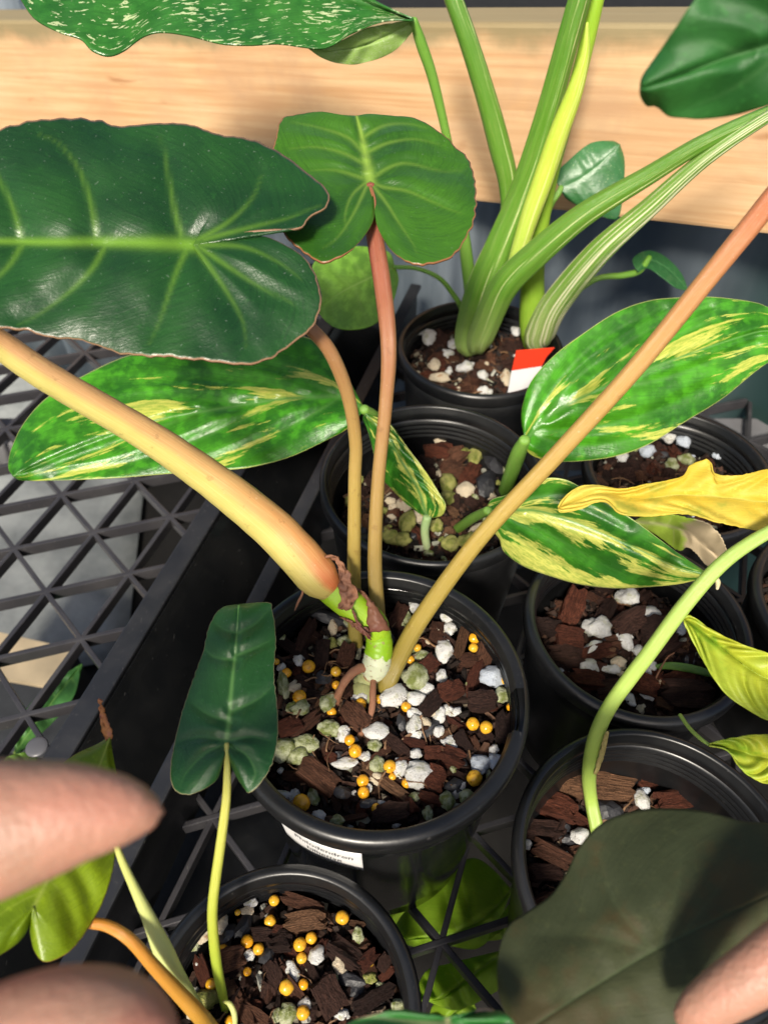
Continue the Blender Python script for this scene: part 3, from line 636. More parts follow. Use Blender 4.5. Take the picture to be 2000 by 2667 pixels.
# ------------------------------------------------------------------ plants: leaf and stalk builders
NT, NS = 150, 34
def wavy(x, y, seed):
    r = np.random.default_rng(int(seed)+17); o = 0
    for k in range(7):
        f = .006*1.5**k; a = r.uniform(0, 6.28); o = o + np.sin((x*math.cos(a)+y*math.sin(a))*f + r.uniform(0, 6.28))/1.35**k
    return o/3
def leaf(parent, mid, left, right, plane, mat, t0=.25, veins=7, relief=.0006, cup=0.0, fold=0.0, wave=0.0, wn=3.0, droop=0.0, name='leaf',
         vw=.055, mw=.030, vcurve=.10, thick=.0005, vstr=.6, seed=0, midrib=None, ragged=0.0, vlines=None, vpx=7.0, vwide=38.0, lump=.0006):
    """outlines (from the stalk joint round each side to the tip) in picture points; plane = three points with a depth"""
    A = np.array([(1, p[0], p[1]) for p in plane]); co = np.linalg.solve(A, np.array([1/p[2] for p in plane]))
    L = spline(left, NT); Rr = spline(right, NT); Mc = spline(mid, 200)
    t = np.linspace(0, 1, NT); mi = np.clip((t-t0)/(1-t0), 0, 1)
    Md = np.stack([np.interp(mi, np.linspace(0, 1, 200), Mc[:, k]) for k in range(2)], 1)
    if ragged:
        for q, O in enumerate((L, Rr)):
            k = np.array([mnoise.noise(Vector((i*.42, seed*3.1+q*9, 0))) for i in range(NT)])*ragged; k[:6] = 0; k[-4:] = 0
            O += (O-Md)*k[:, None]
    sv = np.linspace(-1, 1, 2*NS+1); n_ = len(sv)
    T, Sg = np.meshgrid(t, sv, indexing='ij'); a = np.abs(Sg); MI = mi[:, None]+0*a
    O = np.where((Sg < 0)[..., None], L[:, None, :], Rr[:, None, :]); M_ = Md[:, None, :]
    XY = M_*(1-a[..., None]) + O*a[..., None]; X, Y = XY[..., 0], XY[..., 1]
    d = 1/(co[0]+co[1]*X+co[2]*Y)
    dm = a*np.linalg.norm(O-M_, axis=2); w0 = mw*260*(1-.75*MI)
    mm = np.exp(-(dm/w0)**2)*np.where(T >= t0*.8, 1, .6); mwide = np.exp(-(dm/(w0*3.2))**2)*np.where(T >= t0*.8, 1, .5)
    if vlines:
        vm = np.zeros_like(a); vr = np.zeros_like(a)
        for vl in vlines:
            S_ = spline(vl, 70); u = np.linspace(0, 1, 70)
            D = np.hypot(X[..., None]-S_[:, 0], Y[..., None]-S_[:, 1]); k = D.argmin(-1); D = D.min(-1); uu = u[k]
            vm = np.maximum(vm, np.exp(-(D/(vpx*(1-.6*uu)))**2)*(1-.75*uu)); vr = np.maximum(vr, np.exp(-(D/(vwide*(1-.3*uu)))**2)*(1-.55*uu))
        bmp = relief*2.2*vr*(1-a**6)
    else:
        q = T + vcurve*a*a*.5 - vcurve*.1
        ph = q*veins + .22*np.sin(q*veins*2.3+seed)*np.sign(Sg)
        dist = np.abs(ph-np.round(ph))/veins*110; wv = vw*(1-.65*a)*110*.22
        vm = np.exp(-(dist/wv)**2)*(1-.6*a)*((T > 0) & (T < .985))
        bmp = relief*np.cos(2*math.pi*ph)*(1-(1-a)**4)*(1-a**5)
    bmp = bmp + relief*1.4*mwide + cup*a*a - fold*a + wave*np.sin(wn*2*math.pi*T+np.where(Sg < 0, 1.3, 0)+seed)*a*a + droop*T**2 + lump*wavy(X, Y, seed)
    u_ = (X-W/2)/FPX; v_ = (Y-H/2)/FPX; dd = d+bmp
    P = np.stack([dd*u_, dd*(_c-v_*_s), CAM_Z+dd*(-_s-v_*_c)], -1).reshape(-1, 3)
    ve = np.clip(np.maximum(vm*vstr, mm), 0, 1)
    F = [(i*n_+j, i*n_+j+1, (i+1)*n_+j+1, (i+1)*n_+j) for i in range(NT-1) for j in range(n_-1)]
    me = mesh(name, P, F, {'lc': ('FLOAT_VECTOR', np.stack([T, Sg, 0*T], -1).reshape(-1, 3)), 'vein': ('FLOAT', ve.ravel())})
    o = link(name, me, parent, mat)
    sm = o.modifiers.new('t', 'SOLIDIFY'); sm.thickness = thick; sm.offset = 0
    if midrib is not None:                                     # raised rib on the back of the blade
        pts = [(x, y, 1/(co[0]+co[1]*x+co[2]*y)+.0026+relief*2.0+lump+droop*(k/6)**2*.9, max(3, midrib[0]*(1-.8*k/6))) for k, (x, y) in enumerate(spline(mid, 7))]
        tube(o, pts, midrib[1], 'midrib', rad=8)
    return o
def tube(parent, pts, mat, name='petiole', rad=20, n=None, cap=True, flat=1.0, groove=0.0, wob=0.0, seed=0, ridge=0.0):
    """pts: (px, py, depth, width in px)"""
    Q = spline([(p[0], p[1], p[2], p[3]) for p in pts], n or max(24, len(pts)*10))
    P = np.array([at(x, y, d) for x, y, d, w in Q]); Rd = np.array([w*d/FPX/2 for x, y, d, w in Q])
    T = np.gradient(P, axis=0); T /= np.linalg.norm(T, axis=1)[:, None]
    view = np.array([0, _c, -_s]); v = []; lc = []; m = len(P)
    for i in range(m):
        side = np.cross(T[i], view); side /= np.linalg.norm(side); fw = np.cross(side, T[i])
        for j in range(rad):
            a = 2*math.pi*j/rad; r = Rd[i]*(1-groove*max(0, math.cos(a-math.pi))**8)
            if wob: r *= 1+wob*mnoise.noise(Vector((i*.35, math.cos(a)*1.5, math.sin(a)*1.5+seed)))
            if ridge: r *= 1+ridge*math.cos(7*a)
            v.append(P[i] + side*math.sin(a)*r + fw*math.cos(a)*r*flat); lc.append((i/(m-1), .5+.5*math.sin(a), 0))
    F = [(i*rad+j, i*rad+(j+1) % rad, (i+1)*rad+(j+1) % rad, (i+1)*rad+j) for i in range(m-1) for j in range(rad)]
    for e, sgn in ((0, -1), (m-1, 1)):
        base = e*rad; prev = list(range(base, base+rad))
        for k, (sc, of) in enumerate(((.85, .35), (.5, .62))):
            new = []
            for j in range(rad):
                c = P[e]; w = v[base+j]; new.append(len(v)); v.append(c+(w-c)*sc + T[e]*sgn*Rd[e]*of*(.9 if cap else .3)); lc.append(lc[base+j])
            for j in range(rad): F.append((prev[j], prev[(j+1) % rad], new[(j+1) % rad], new[j]) if sgn > 0 else (prev[(j+1) % rad], prev[j], new[j], new[(j+1) % rad]))
            prev = new
        F.append(tuple(prev) if sgn > 0 else tuple(reversed(prev)))
    return link(name, mesh(name, v, F, {'lc': ('FLOAT_VECTOR', lc)}), parent, mat)
def ribbon(parent, pts, mat, name, crumple=.0012, cols=8, thick=.0004, seed=0, roll=0.0):
    """crumpled strip: pts (px, py, depth, width px, angle of the width)"""
    Q = spline(pts, 40); v = []; lc = []
    for i, (x, y, d, w, an) in enumerate(Q):
        for j in range(cols):
            u = j/(cols-1)-.5; q = at(x+math.cos(an)*w*u, y+math.sin(an)*w*u, d + roll*(u*u*4-.5)*w*d/FPX)
            k = crumple*np.array([mnoise.noise(Vector((i*.28, j*.6, seed+c_*7.7))) for c_ in range(3)])
            v.append(q+k); lc.append((i/39, u*2, 0))
    F = [(i*cols+j, i*cols+j+1, (i+1)*cols+j+1, (i+1)*cols+j) for i in range(39) for j in range(cols-1)]
    o = link(name, mesh(name, v, F, {'lc': ('FLOAT_VECTOR', lc), 'vein': ('FLOAT', np.zeros(len(v)))}), parent, mat)
    sm = o.modifiers.new('t', 'SOLIDIFY'); sm.thickness = thick; sm.offset = 0
    return o

# ------------------------------------------------------------------ main plant (orange stalks)
ML_DARK = leaf_mat('dark_glossy_leaf', (.007, .040, .008), (.014, .070, .010), (.12, .25, .020), edge=(.30, .17, .10), rough=.30, tl=.12, dust=.12, spec=.65)
ML_HEART = leaf_mat('heart_leaf', (.024, .095, .008), (.048, .155, .010), (.22, .36, .05), edge=(.32, .13, .06), rough=.30, tl=.22, dust=.10, spec=.6)
MP_RED = stem_mat('red_brown_stalk', [(0, (.22, .16, .035)), (.30, (.30, .19, .055)), (.55, (.31, .14, .06)), (.8, (.27, .075, .045)), (1, (.22, .055, .035))])
MP_RED2 = stem_mat('red_brown_stalk_short', [(0, (.24, .19, .035)), (.35, (.34, .24, .06)), (.62, (.28, .14, .055)), (.82, (.24, .075, .04)), (1, (.20, .05, .03))])
MP_ORG = stem_mat('orange_stalk', [(0, (.20, .155, .025)), (.25, (.34, .24, .045)), (.50, (.42, .235, .07)), (.70, (.42, .165, .07)), (.85, (.44, .115, .055)), (1, (.44, .10, .045))], spots=True)
MP_FAT = stem_mat('swollen_stalk', [(0, (.58, .15, .05)), (.06, (.58, .26, .085)), (.25, (.53, .31, .11)), (.6, (.48, .27, .12)), (1, (.40, .17, .06))], under=((.48, .44, .12), .85), streak=.5)
MS_GREEN = stem_mat('green_shoot', [(0, (.30, .50, .015)), (.6, (.27, .46, .014)), (1, (.22, .40, .012))], rough=.30, streak=.15, spots=False)
n = N('papery_stem'); lc = n.attr('lc', 'Vector'); u, a_, _ = n.sep(lc); P = n.geo()
f = n.math('ADD', u, n.math('MULTIPLY', n.noise(P, 330, 3), .30))
c = n.mix(n.step(f, .62, .66), (.24, .44, .012), (.58, .62, .42)); c = n.mix(n.math('MULTIPLY', n.step(n.noise(P, 500, 3), .60, .66), .6), c, (.30, .20, .11))
c = n.mix(n.step(f, 1.12, 1.2), c, (.35, .19, .10))
MS_PAPER = n.bsdf(c, .42, n.bump(n.noise(P, 500, 3), .25, .0006), sss=.15, sssr=(.6, 1, .2), sscale=.002)
MR = stem_mat('root_brown', [(0, (.26, .105, .055)), (1, (.17, .065, .035))], rough=.7, streak=.3, sss=0)
M_DRY = leaf_mat('dried_sheath', (.22, .095, .05), (.34, .16, .09), (.3, .15, .08), rough=.55, tl=.15, blotch=(.10, .04, .025), spec=.3)
M_DRYP = leaf_mat('purple_brown_sheath', (.14, .055, .035), (.24, .105, .06), (.3, .15, .08), rough=.42, tl=.15, blotch=(.18, .06, .05), spec=.4)

zs = ZS_MAIN
plant = thing('philodendron_plant', 'plant with orange-brown stalks and dark glossy leaves in the labelled pot', 'plant', (*atz(960, 1790, zs)[:2], zs))
# big dark leaf on the left
L1_up = [(524,630),(591,618),(663,603),(732,597),(784,594),(811,564),(850,539),(853,500),(808,458),(717,392),(639,362),(573,353),(500,329),(422,322),(313,330),(241,313),(163,310),(78,319),(0,341),(-120,400),(-220,520),(-262,640)]
L1_dn = [(524,630),(600,617),(669,615),(735,636),(802,684),(835,769),(829,823),(796,868),(723,922),(651,950),(542,941),(422,929),(338,925),(271,907),(211,886),(121,877),(66,859),(18,856),(-90,830),(-190,760),(-262,640)]
V_L1 = [[(476,624),(458,560),(443,482),(431,410),(422,362)],[(253,627),(244,560),(223,482),(193,422),(151,374),(102,352)],[(515,628),(597,579),(657,518),(681,458)],[(530,626),(663,592),(753,570),(836,536)],
        [(60,629),(30,530),(-20,440),(-80,400)],[(271,650),(241,702),(181,763),(108,817),(54,847)],[(488,650),(464,702),(440,769),(416,841),(392,895)],[(512,650),(560,715),(603,781),(633,841),(642,901)],[(520,645),(603,702),(681,751),(765,793)],
        [(525,640),(633,646),(723,684),(783,727)],[(60,640),(20,700),(-50,760),(-120,790)]]
leaf(plant, [(505,640),(380,634),(260,632),(120,632),(0,630),(-140,634),(-262,640)], L1_up, L1_dn, [(500,640,.222),(0,640,.214),(450,330,.234)], ML_DARK, t0=.46, vlines=V_L1, vpx=9, vwide=46,
     relief=.0012, cup=.003, wave=.0016, wn=3.2, mw=.070, thick=.0008, vstr=.6, lump=.0014, seed=1, ragged=.02, midrib=(26, MP_RED))
# heart-shaped leaf
H_r = ov([(801,402),(810,430),(812,460),(820,500),(850,545),(890,570),(930,571),(975,555),(1010,510),(1028,450),(1018,360),(985,320),(955,290),(900,258),(850,252),(800,248),(770,252)])
H_l = ov([(799,402),(806,430),(808,455),(803,482),(790,505),(760,540),(720,562),(690,566),(650,540),(612,505),(592,450),(585,390),(592,320),(607,262),(640,250),(690,243),(740,250),(770,252)])
leaf(plant, ov([(800,393),(792,350),(783,305),(770,252)]), H_l, H_r, [(964,474,.256),(928,301,.272),(1160,474,.259)], ML_HEART, t0=.5, vlines=[[(958,473),(916,512),(898,567),(904,603)],[(946,467),(874,446),(808,446)],[(945,400),(904,360),(832,335),(760,320)],[(950,430),(890,400),(820,385),(750,390)],
     [(968,478),(1000,490),(1060,500),(1130,530),(1200,560)],[(966,470),(1010,440),(1060,428),(1150,448),(1205,446)],[(968,482),(1005,530),(1036,579),(1072,633),(1085,660)],[(955,400),(1010,375),(1080,365),(1150,380)],[(945,360),(1000,330),(1060,325),(1110,335)],
     [(958,480),(920,560),(880,620),(840,650)]], vpx=6, vwide=26, relief=.0014, cup=.002, wave=.0014, wn=4, mw=.062, thick=.0007, vstr=.55, lump=.0018, ragged=.018, seed=4, midrib=(22, MP_RED))
# top right dark leaf on the long orange stalk
ML_TR = leaf_mat('soft_dark_leaf', (.014, .085, .016), (.032, .155, .028), (.06, .17, .05), rough=.42, tl=.14, spec=.4)
TR_up = ov([(1800,60),(1790,-20),(1730,-80),(1640,-90),(1560,-60),(1500,0),(1460,60),(1420,120),(1390,165),(1384,190)])
TR_dn = ov([(1800,60),(1810,130),(1770,190),(1700,215),(1659,226),(1600,243),(1560,251),(1510,256),(1478,254),(1445,249),(1425,232),(1412,226),(1398,226),(1386,208),(1384,190)])
leaf(plant, ov([(1800,60),(1700,85),(1600,115),(1500,150),(1384,192)]), TR_up, TR_dn, [(1700,190,.152),(2000,100,.146),(1900,290,.156)], ML_TR, t0=.1, vlines=[ov([(1700,85),(1640,150),(1560,200),(1480,235)]),ov([(1740,76),(1620,20),(1540,10)]),ov([(1600,115),(1520,90),(1450,110)])], vpx=10, vwide=60, relief=.0009, cup=.003, wave=.001, lump=.0009, seed=9, thick=.0007)
# stalks
zb = lambda x, y: dz(x, y, zs)
tube(plant, [(1000,1800,zb(1000,1800)+.004,40),(1006,1785,zb(1006,1785)-.002,48),(1035,1722,.286,48),(1100,1605,.277,47),(1254,1396,.264,45),(1447,1187,.250,46),(1651,962,.235,49),(1844,723,.220,53),(1989,542,.209,57),(2090,405,.199,52),(2180,200,.183,42),(2172,72,.152,34)], MP_ORG, groove=.12)
tube(plant, [(985,1620,.297,40),(983,1590,.294,40),(976,1450,.288,38),(985,1250,.276,35),(1005,1050,.265,36),(1012,900,.258,42),(996,740,.259,46),(975,610,.2595,44),(967,540,.2605,40),(965,484,.2605,26)], MP_RED, groove=.10)
tube(plant, [(928,1700,.306,38),(926,1660,.302,38),(922,1500,.292,36),(924,1250,.272,34),(926,1150,.264,34),(906,1030,.254,36),(862,920,.244,38),(808,855,.238,37),(735,790,.234,36),(620,700,.229,34),(514,648,.2285,24)], MP_RED2, groove=.10)
# swollen stalk going up to the left, the green shoot in it and the jointed stem
tube(plant, [(852,1526,.2765,84),(840,1516,.276,100),(815,1488,.275,112),(708,1374,.270,109),(542,1242,.259,96),(362,1121,.246,84),(121,980,.230,79),(0,897,.222,77),(-160,800,.210,78),(-420,660,.195,70)], MP_FAT, rad=32, groove=.06, wob=.03)
tube(plant, [(985,1655,.2815,62),(972,1625,.281,76),(930,1588,.280,80),(880,1548,.279,82),(845,1520,.278,78)], MS_GREEN, 'shoot', rad=28)
tube(plant, [(985,1648,.282,66),(988,1680,.283,70),(983,1715,.284,74),(976,1742,.2855,70),(970,1758,.2865,56)], MS_PAPER, 'stem', rad=28, wob=.04)
tube(plant, [(968,1755,.288,56),(952,1785,.290,66),(945,1815,zb(945,1815)+.002,64),(942,1840,zb(942,1840)+.007,50)], stem_mat('old_stem', [(0, (.34, .36, .16)), (1, (.22, .23, .08))], rough=.6), 'stem', rad=22, wob=.1)
tube(plant, [(958,1738,.284,24),(935,1742,.282,26),(908,1762,.281,22),(884,1802,.283,21),(872,1850,.286,19),(864,1890,zb(864,1890)+.0035,15)], MR, 'root', rad=14, wob=.12)
tube(plant, [(973,1758,.2845,15),(971,1800,.280,17),(968,1850,.277,17),(950,1895,.2765,17),(925,1932,.278,15),(898,1965,zb(898,1965)+.0015,10)], MR, 'root', rad=14, wob=.14)
tube(plant, [(785,1525,.273,5),(788,1545,.2725,6),(776,1570,.272,7),(768,1590,.272,3)], MR, 'root', rad=8, wob=.2)
ribbon(plant, [(855,1450,.272,14,.2),(880,1456,.271,22,1.0),(893,1485,.271,24,.1),(900,1516,.270,34,.0),(908,1548,.270,46,-.2),(903,1572,.270,38,-.2),(890,1588,.270,22,.3)], M_DRY, 'dried_sheath', .0014, seed=2)
ribbon(plant, [(918,1588,.2715,9,.8),(932,1622,.272,10,.6),(950,1645,.272,12,.6),(962,1658,.273,8,.5)], M_DRYP, 'dried_sheath', .0006, seed=3)
ribbon(plant, [(925,1535,.279,22,.8),(950,1548,.2775,34,.9),(968,1572,.2755,30,.5),(976,1600,.2745,40,.25),(982,1625,.2745,58,.0),(983,1645,.2755,66,-.15)], M_DRYP, 'dried_sheath', .0007, seed=5, roll=.25)
ribbon(plant, [(890,1608,.276,8,.9),(920,1626,.2745,18,1.0),(942,1640,.2735,30,1.1),(962,1655,.2735,34,1.2)], M_DRYP, 'dried_sheath', .001, seed=6)

# ------------------------------------------------------------------ yellow-streaked plant in the second pot
ML_VAR = leaf_mat('streaked_leaf', (.022, .125, .008), (.055, .25, .010), (.10, .27, .05), edge=(.52, .60, .18), var=(.54, .55, .10), var_lo=.556, var_hi=.580, fu=9.0, fs=3.4, bias=.035, rough=.24, mottle=.35, tl=.22)
ML_VAR2 = leaf_mat('streaked_leaf_pale', (.020, .11, .012), (.045, .19, .014), (.10, .24, .06), edge=(.52, .60, .20), var=(.54, .54, .12), var_lo=.512, var_hi=.536, fu=8, fs=3.2, bias=.045, rough=.26, mottle=.25, tl=.22, seed=4.4)
MP_GRN = stem_mat('green_stalk', [(0, (.16, .34, .05)), (1, (.12, .30, .03))], streak=.3, spots=False)
sec = thing('variegated_plant', 'plant with broad green leaves streaked yellow in the middle pot', 'plant', (C_SEC[0], C_SEC[1], ZS_SEC))
D3 = lambda pts: [(x, y, dz(x, y, z)) for x, y, z in pts]
leaf(sec, [(948,1066),(892,1036),(800,1036),(711,1043),(603,1061),(512,1076),(410,1095),(200,1170),(36,1240)],
     [(948,1066),(926,1040),(905,985),(870,930),(800,880),(700,875),(560,890),(430,905),(325,930),(223,977),(127,1034),(66,1100),(33,1167),(24,1215),(36,1240)],
     [(948,1066),(930,1090),(905,1115),(844,1149),(753,1191),(663,1215),(591,1224),(452,1233),(301,1245),(151,1251),(60,1250),(36,1240)],
     D3([(940,1066,.140),(60,1230,.128),(500,920,.150)]), ML_VAR, t0=.10, vlines=[[(870,1034),(844,1016),(780,985),(690,950),(600,930)],[(800,1036),(700,1000),(560,985),(420,990),(300,1000)],[(640,1055),(500,1035),(350,1040),(220,1070)],[(880,1040),(780,1100),(650,1165),(560,1200)],[(720,1045),(600,1110),(450,1170),(300,1215),(150,1230)],[(512,1076),(350,1140),(200,1190),(90,1220)]], vpx=5, vwide=24, vstr=.5, relief=.0013, cup=.002, fold=-.004, wave=.0012, wn=2.5, mw=.024, lump=.0014, seed=11, thick=.0007, midrib=(14, MP_GRN))
leaf(sec, ov([(1135,950),(1180,903),(1250,862),(1330,828),(1430,786),(1580,733),(1659,715),(1745,735)]),
     ov([(1133,948),(1127,905),(1131,870),(1150,820),(1200,765),(1260,720),(1330,675),(1400,650),(1470,643),(1540,642),(1620,652),(1659,665),(1720,700),(1745,735)]),
     ov([(1133,952),(1140,975),(1160,988),(1200,996),(1260,995),(1330,985),(1400,960),(1480,910),(1560,860),(1640,795),(1700,760),(1745,735)]),
     D3([(1370,1145,.135),(1990,860,.172),(1600,1190,.128)]), ML_VAR, t0=.10, vlines=[zm(v_, 1.659, 1000, 600) for v_ in ([(640,850),(720,700),(860,530),(1020,420),(1200,340)],[(700,800),(830,640),(1000,520),(1200,400),(1400,330)],[(900,700),(1100,560),(1300,440),(1500,370),(1640,350)],[(650,870),(800,860),(1000,830),(1200,770),(1400,670)],[(650,880),(760,920),(900,930),(1080,900),(1250,830)],[(950,690),(1200,640),(1400,570),(1600,480)])], vpx=5, vwide=24, vstr=.45, relief=.0013, cup=.001, fold=-.004, wave=.001, wn=2.2, mw=.024, lump=.001, seed=12, thick=.0007, midrib=(14, MP_GRN))
Z6 = lambda pts: zm(pts, 1.659, 1000, 1250)
leaf(sec, Z6([(445,135),(560,128),(700,140),(900,215),(1100,300),(1250,370),(1400,412)]),
     Z6([(445,130),(455,95),(480,78),(530,65),(580,35),(680,-5),(780,-2),(880,50),(980,112),(1080,175),(1180,250),(1300,340),(1400,408)]),
     Z6([(445,140),(458,200),(500,255),(520,310),(600,370),(720,415),(850,450),(1000,466),(1150,460),(1280,446),(1400,416)]),
     D3([(1270,1330,.132),(1840,1500,.128),(1450,1260,.154)]), ML_VAR2, t0=.10, vlines=[Z6(v_) for v_ in ([(480,130),(640,190),(800,280),(1000,390),(1150,440)],[(480,120),(620,80),(760,60),(900,110),(1050,190)],[(470,150),(560,230),(680,320),(850,410)],[(620,130),(850,180),(1050,270),(1250,370)])], vpx=5, vwide=24, vstr=.45, relief=.0013, fold=-.005, wave=.001, wn=2, mw=.022, lump=.001, seed=13, thick=.0007, midrib=(14, MP_GRN))
tube(sec, Z6([(1385,412,dz(1835,1498,.128),10),(1420,420,dz(1856,1503,.127),13),(1440,440,dz(1868,1515,.125),14),(1438,470,dz(1867,1533,.122),8)]), stem_mat('pale_tip', [(0, (.5, .5, .25)), (1, (.62, .56, .36))]), 'leaf_tip', rad=10)
leaf(sec, ov([(922,1118),(905,1060),(870,1000),(840,950),(790,893)]), ov([(920,1118),(880,1090),(850,1060),(815,1020),(808,980),(795,930),(784,905),(790,893)]),
     ov([(926,1120),(955,1112),(962,1090),(945,1060),(920,1020),(890,980),(860,940),(835,912),(790,893)]), D3([(1112,1348,.098),(955,1080,.140),(1000,1230,.112)]), ML_VAR2, t0=.08, veins=6, relief=.0010, fold=-.004, wave=.001, vw=.02, mw=.022, vcurve=.5, seed=14, midrib=(10, MP_GRN))
zq = lambda x, y, z: dz(x, y, z)
tube(sec, [(1112,1348,zq(1112,1348,.098),24),(1106,1385,zq(1106,1385,.090),22),(1114,1438,zq(1114,1438,ZS_SEC-.003),20)], stem_mat('pale_stalk', [(0, (.22, .34, .14)), (1, (.34, .40, .22))], spots=False))
tube(sec, [(1366,1146,zq(1366,1146,.1345),30),(1350,1180,zq(1350,1180,.122),40),(1330,1235,zq(1330,1235,.100),38),(1312,1285,zq(1312,1285,ZS_SEC-.004),34)], MP_GRN)
tube(sec, [(1270,1330,zq(1270,1330,.131),24),(1230,1350,zq(1230,1350,.110),26),(1190,1378,zq(1190,1378,ZS_SEC-.003),26)], MP_GRN)
tube(sec, [(948,1066,zq(948,1066,.140),26),(985,1090,zq(985,1090,.125),26),(1040,1150,zq(1040,1150,ZS_SEC-.003),28)], MP_GRN)

# ------------------------------------------------------------------ thick green stalks in the back pot
MP_CEL = stem_mat('celery_stalk', [(0, (.26, .38, .10)), (.15, (.095, .23, .022)), (.6, (.085, .22, .018)), (1, (.07, .20, .016))], streak=.22, stripe=((.58, .64, .30), .585), spots=False, rough=.32)
MP_CEL2 = stem_mat('striped_stalk', [(0, (.30, .40, .13)), (.2, (.14, .29, .04)), (1, (.09, .24, .02))], streak=.25, stripe=((.68, .68, .44), .50), spots=False, rough=.32)
MP_LIME = stem_mat('lime_stalk', [(0, (.34, .50, .09)), (.5, (.46, .60, .06)), (1, (.36, .52, .03))], streak=.5, stripe=((.66, .70, .26), .56), spots=False)
MP_LIME2 = stem_mat('bright_stalk', [(0, (.20, .36, .03)), (1, (.26, .46, .02))], spots=False)
back = thing('variegated_plant', 'plant with thick celery-green stalks rooted beside the red-topped tag', 'plant', (C_BACK[0], C_BACK[1], ZS_BACK))
def stalk(pts, mat, y0, y1, name='petiole', **k):
    n_ = len(pts)-1; q = ov(pts)
    P = [(x, y, dyy(x, y, y0+(y1-y0)*i/n_), w*OV) for i, (x, y, w) in enumerate(q)]
    tube(back, P, mat, name, **k)
stalk([(1012,758,34),(1012,738,60),(1026,680,70),(1050,610,74),(1082,530,66),(1118,440,57),(1150,350,54),(1186,230,50),(1222,100,48),(1250,0,47),(1272,-80,45)], MP_CEL, .398, .400, groove=.15, rad=42, ridge=.045)
stalk([(1072,690,22),(1100,610,30),(1140,480,40),(1172,390,44),(1206,290,43),(1240,200,36),(1262,120,22),(1268,50,6)], MP_LIME, .386, .388, 'new_leaf_roll', rad=22)
stalk([(1150,745,40),(1150,700,56),(1150,600,50),(1158,520,46),(1180,420,34),(1205,320,32),(1245,180,34),(1282,30,32),(1300,-60,30)], MP_LIME2, .404, .415)
stalk([(1062,640,40),(1096,480,36),(1098,400,42),(1080,320,47),(1050,210,44),(1012,90,41),(980,0,39),(955,-70,36)], MP_CEL, .408, .425, groove=.15)
stalk([(1030,750,40),(1040,722,56),(1085,625,60),(1160,548,58),(1265,462,50),(1400,380,40),(1520,308,34),(1659,243,28),(1790,190,22)], MP_CEL, .392, .330, groove=.2, rad=42, ridge=.045)
stalk([(1160,748,40),(1165,722,62),(1200,655,60),(1290,548,54),(1400,450,42),(1520,345,33),(1659,252,26),(1790,180,20)], MP_CEL2, .390, .325, groove=.2, rad=42, ridge=.045)
stalk([(1025,700,26),(1014,610,28),(1003,520,26),(985,400,20),(966,300,18),(935,170,22),(910,95,24),(893,44,18)], MP_GRN, .405, .395)
stalk([(1000,672,12),(985,645,11),(950,602,10),(900,580,9),(852,577,9)], MP_GRN, .405, .400)
stalk([(1160,540,18),(1185,450,16),(1205,418,14),(1212,404,11)], MP_GRN, .420, .425)
stalk([(1200,690,14),(1235,640,13),(1290,602,12),(1345,595,14),(1380,585,14),(1402,556,12)], MP_GRN, .410, .445)
ML_LITE = leaf_mat('pale_back_leaf', (.13, .30, .035), (.22, .42, .05), (.30, .48, .10), rough=.36, mottle=.3, tl=.3)
ML_BACKG = leaf_mat('speckled_back_leaf', (.030, .13, .040), (.055, .19, .06), (.08, .22, .08), speck=((.34, .44, .22), .80), rough=.27, tl=.15, seed=2.2)
ML_UND = leaf_mat('leaf_underside', (.26, .44, .09), (.34, .52, .13), (.36, .50, .16), speck=((.50, .58, .34), .74), rough=.45, tl=.3)
dyl = lambda pts: [(x, y, dyy(x, y, yy)) for x, y, yy in pts]
leaf(back, ov([(852,578),(800,600),(740,630),(690,665)]), ov([(852,574),(840,545),(800,534),(750,533),(700,548),(675,575),(685,600),(695,640),(690,672)]), ov([(856,582),(860,610),(845,660),(810,700),(765,713),(720,706),(692,680),(690,672)]),
     dyl([(1020,700,.40),(830,690,.385),(950,850,.37)]), ML_LITE, t0=.15, veins=5, relief=.0002, lump=.0012, vstr=.3, seed=21, mw=.012)
leaf(back, ov([(1210,408),(1255,385),(1300,350),(1338,312)]), ov([(1208,405),(1200,378),(1230,345),(1275,310),(1320,305),(1338,312)]), ov([(1212,412),(1225,430),(1260,450),(1295,465),(1320,474),(1336,468),(1345,420),(1348,350),(1338,312)]),
     dyl([(1460,490,.425),(1620,380,.43),(1560,560,.415)]), ML_BACKG, t0=.15, veins=5, relief=.0002, lump=.0015, vstr=.3, seed=22, mw=.010, cup=.003)
leaf(back, ov([(1375,583),(1400,562),(1440,580),(1486,628)]), ov([(1372,580),(1366,560),(1385,545),(1410,543),(1440,558),(1470,590),(1486,628)]), ov([(1378,588),(1400,580),(1430,600),(1460,622),(1486,628)]),
     dyl([(1680,680,.445),(1780,740,.44),(1700,650,.46)]), ML_BACKG, t0=.1, veins=4, relief=.0002, seed=23, mw=.010)
leaf(back, ov([(893,42),(780,5),(600,-45),(300,-100),(-60,-165)]), ov([(893,40),(845,20),(790,-10),(700,-70),(500,-160),(200,-215),(-60,-165)]),
     ov([(893,44),(830,45),(765,70),(720,98),(690,106),(655,102),(600,95),(540,98),(480,95),(410,78),(350,70),(310,80),(270,110),(235,122),(200,110),(175,85),(130,70),(75,40),(40,-10),(0,-70),(-60,-165)]),
     dyl([(1060,50,.392),(300,100,.372),(500,-60,.405)]), leaf_mat('speckled_top_leaf', (.018, .105, .014), (.034, .15, .020), (.06, .18, .05), speck=((.42, .50, .26), .745), rough=.20, tl=.14, seed=7.7, mottle=.15),
     t0=.05, veins=7, relief=.0015, wave=.003, wn=2.6, cup=-.004, seed=24, mw=.02, thick=.0007, vstr=.15)
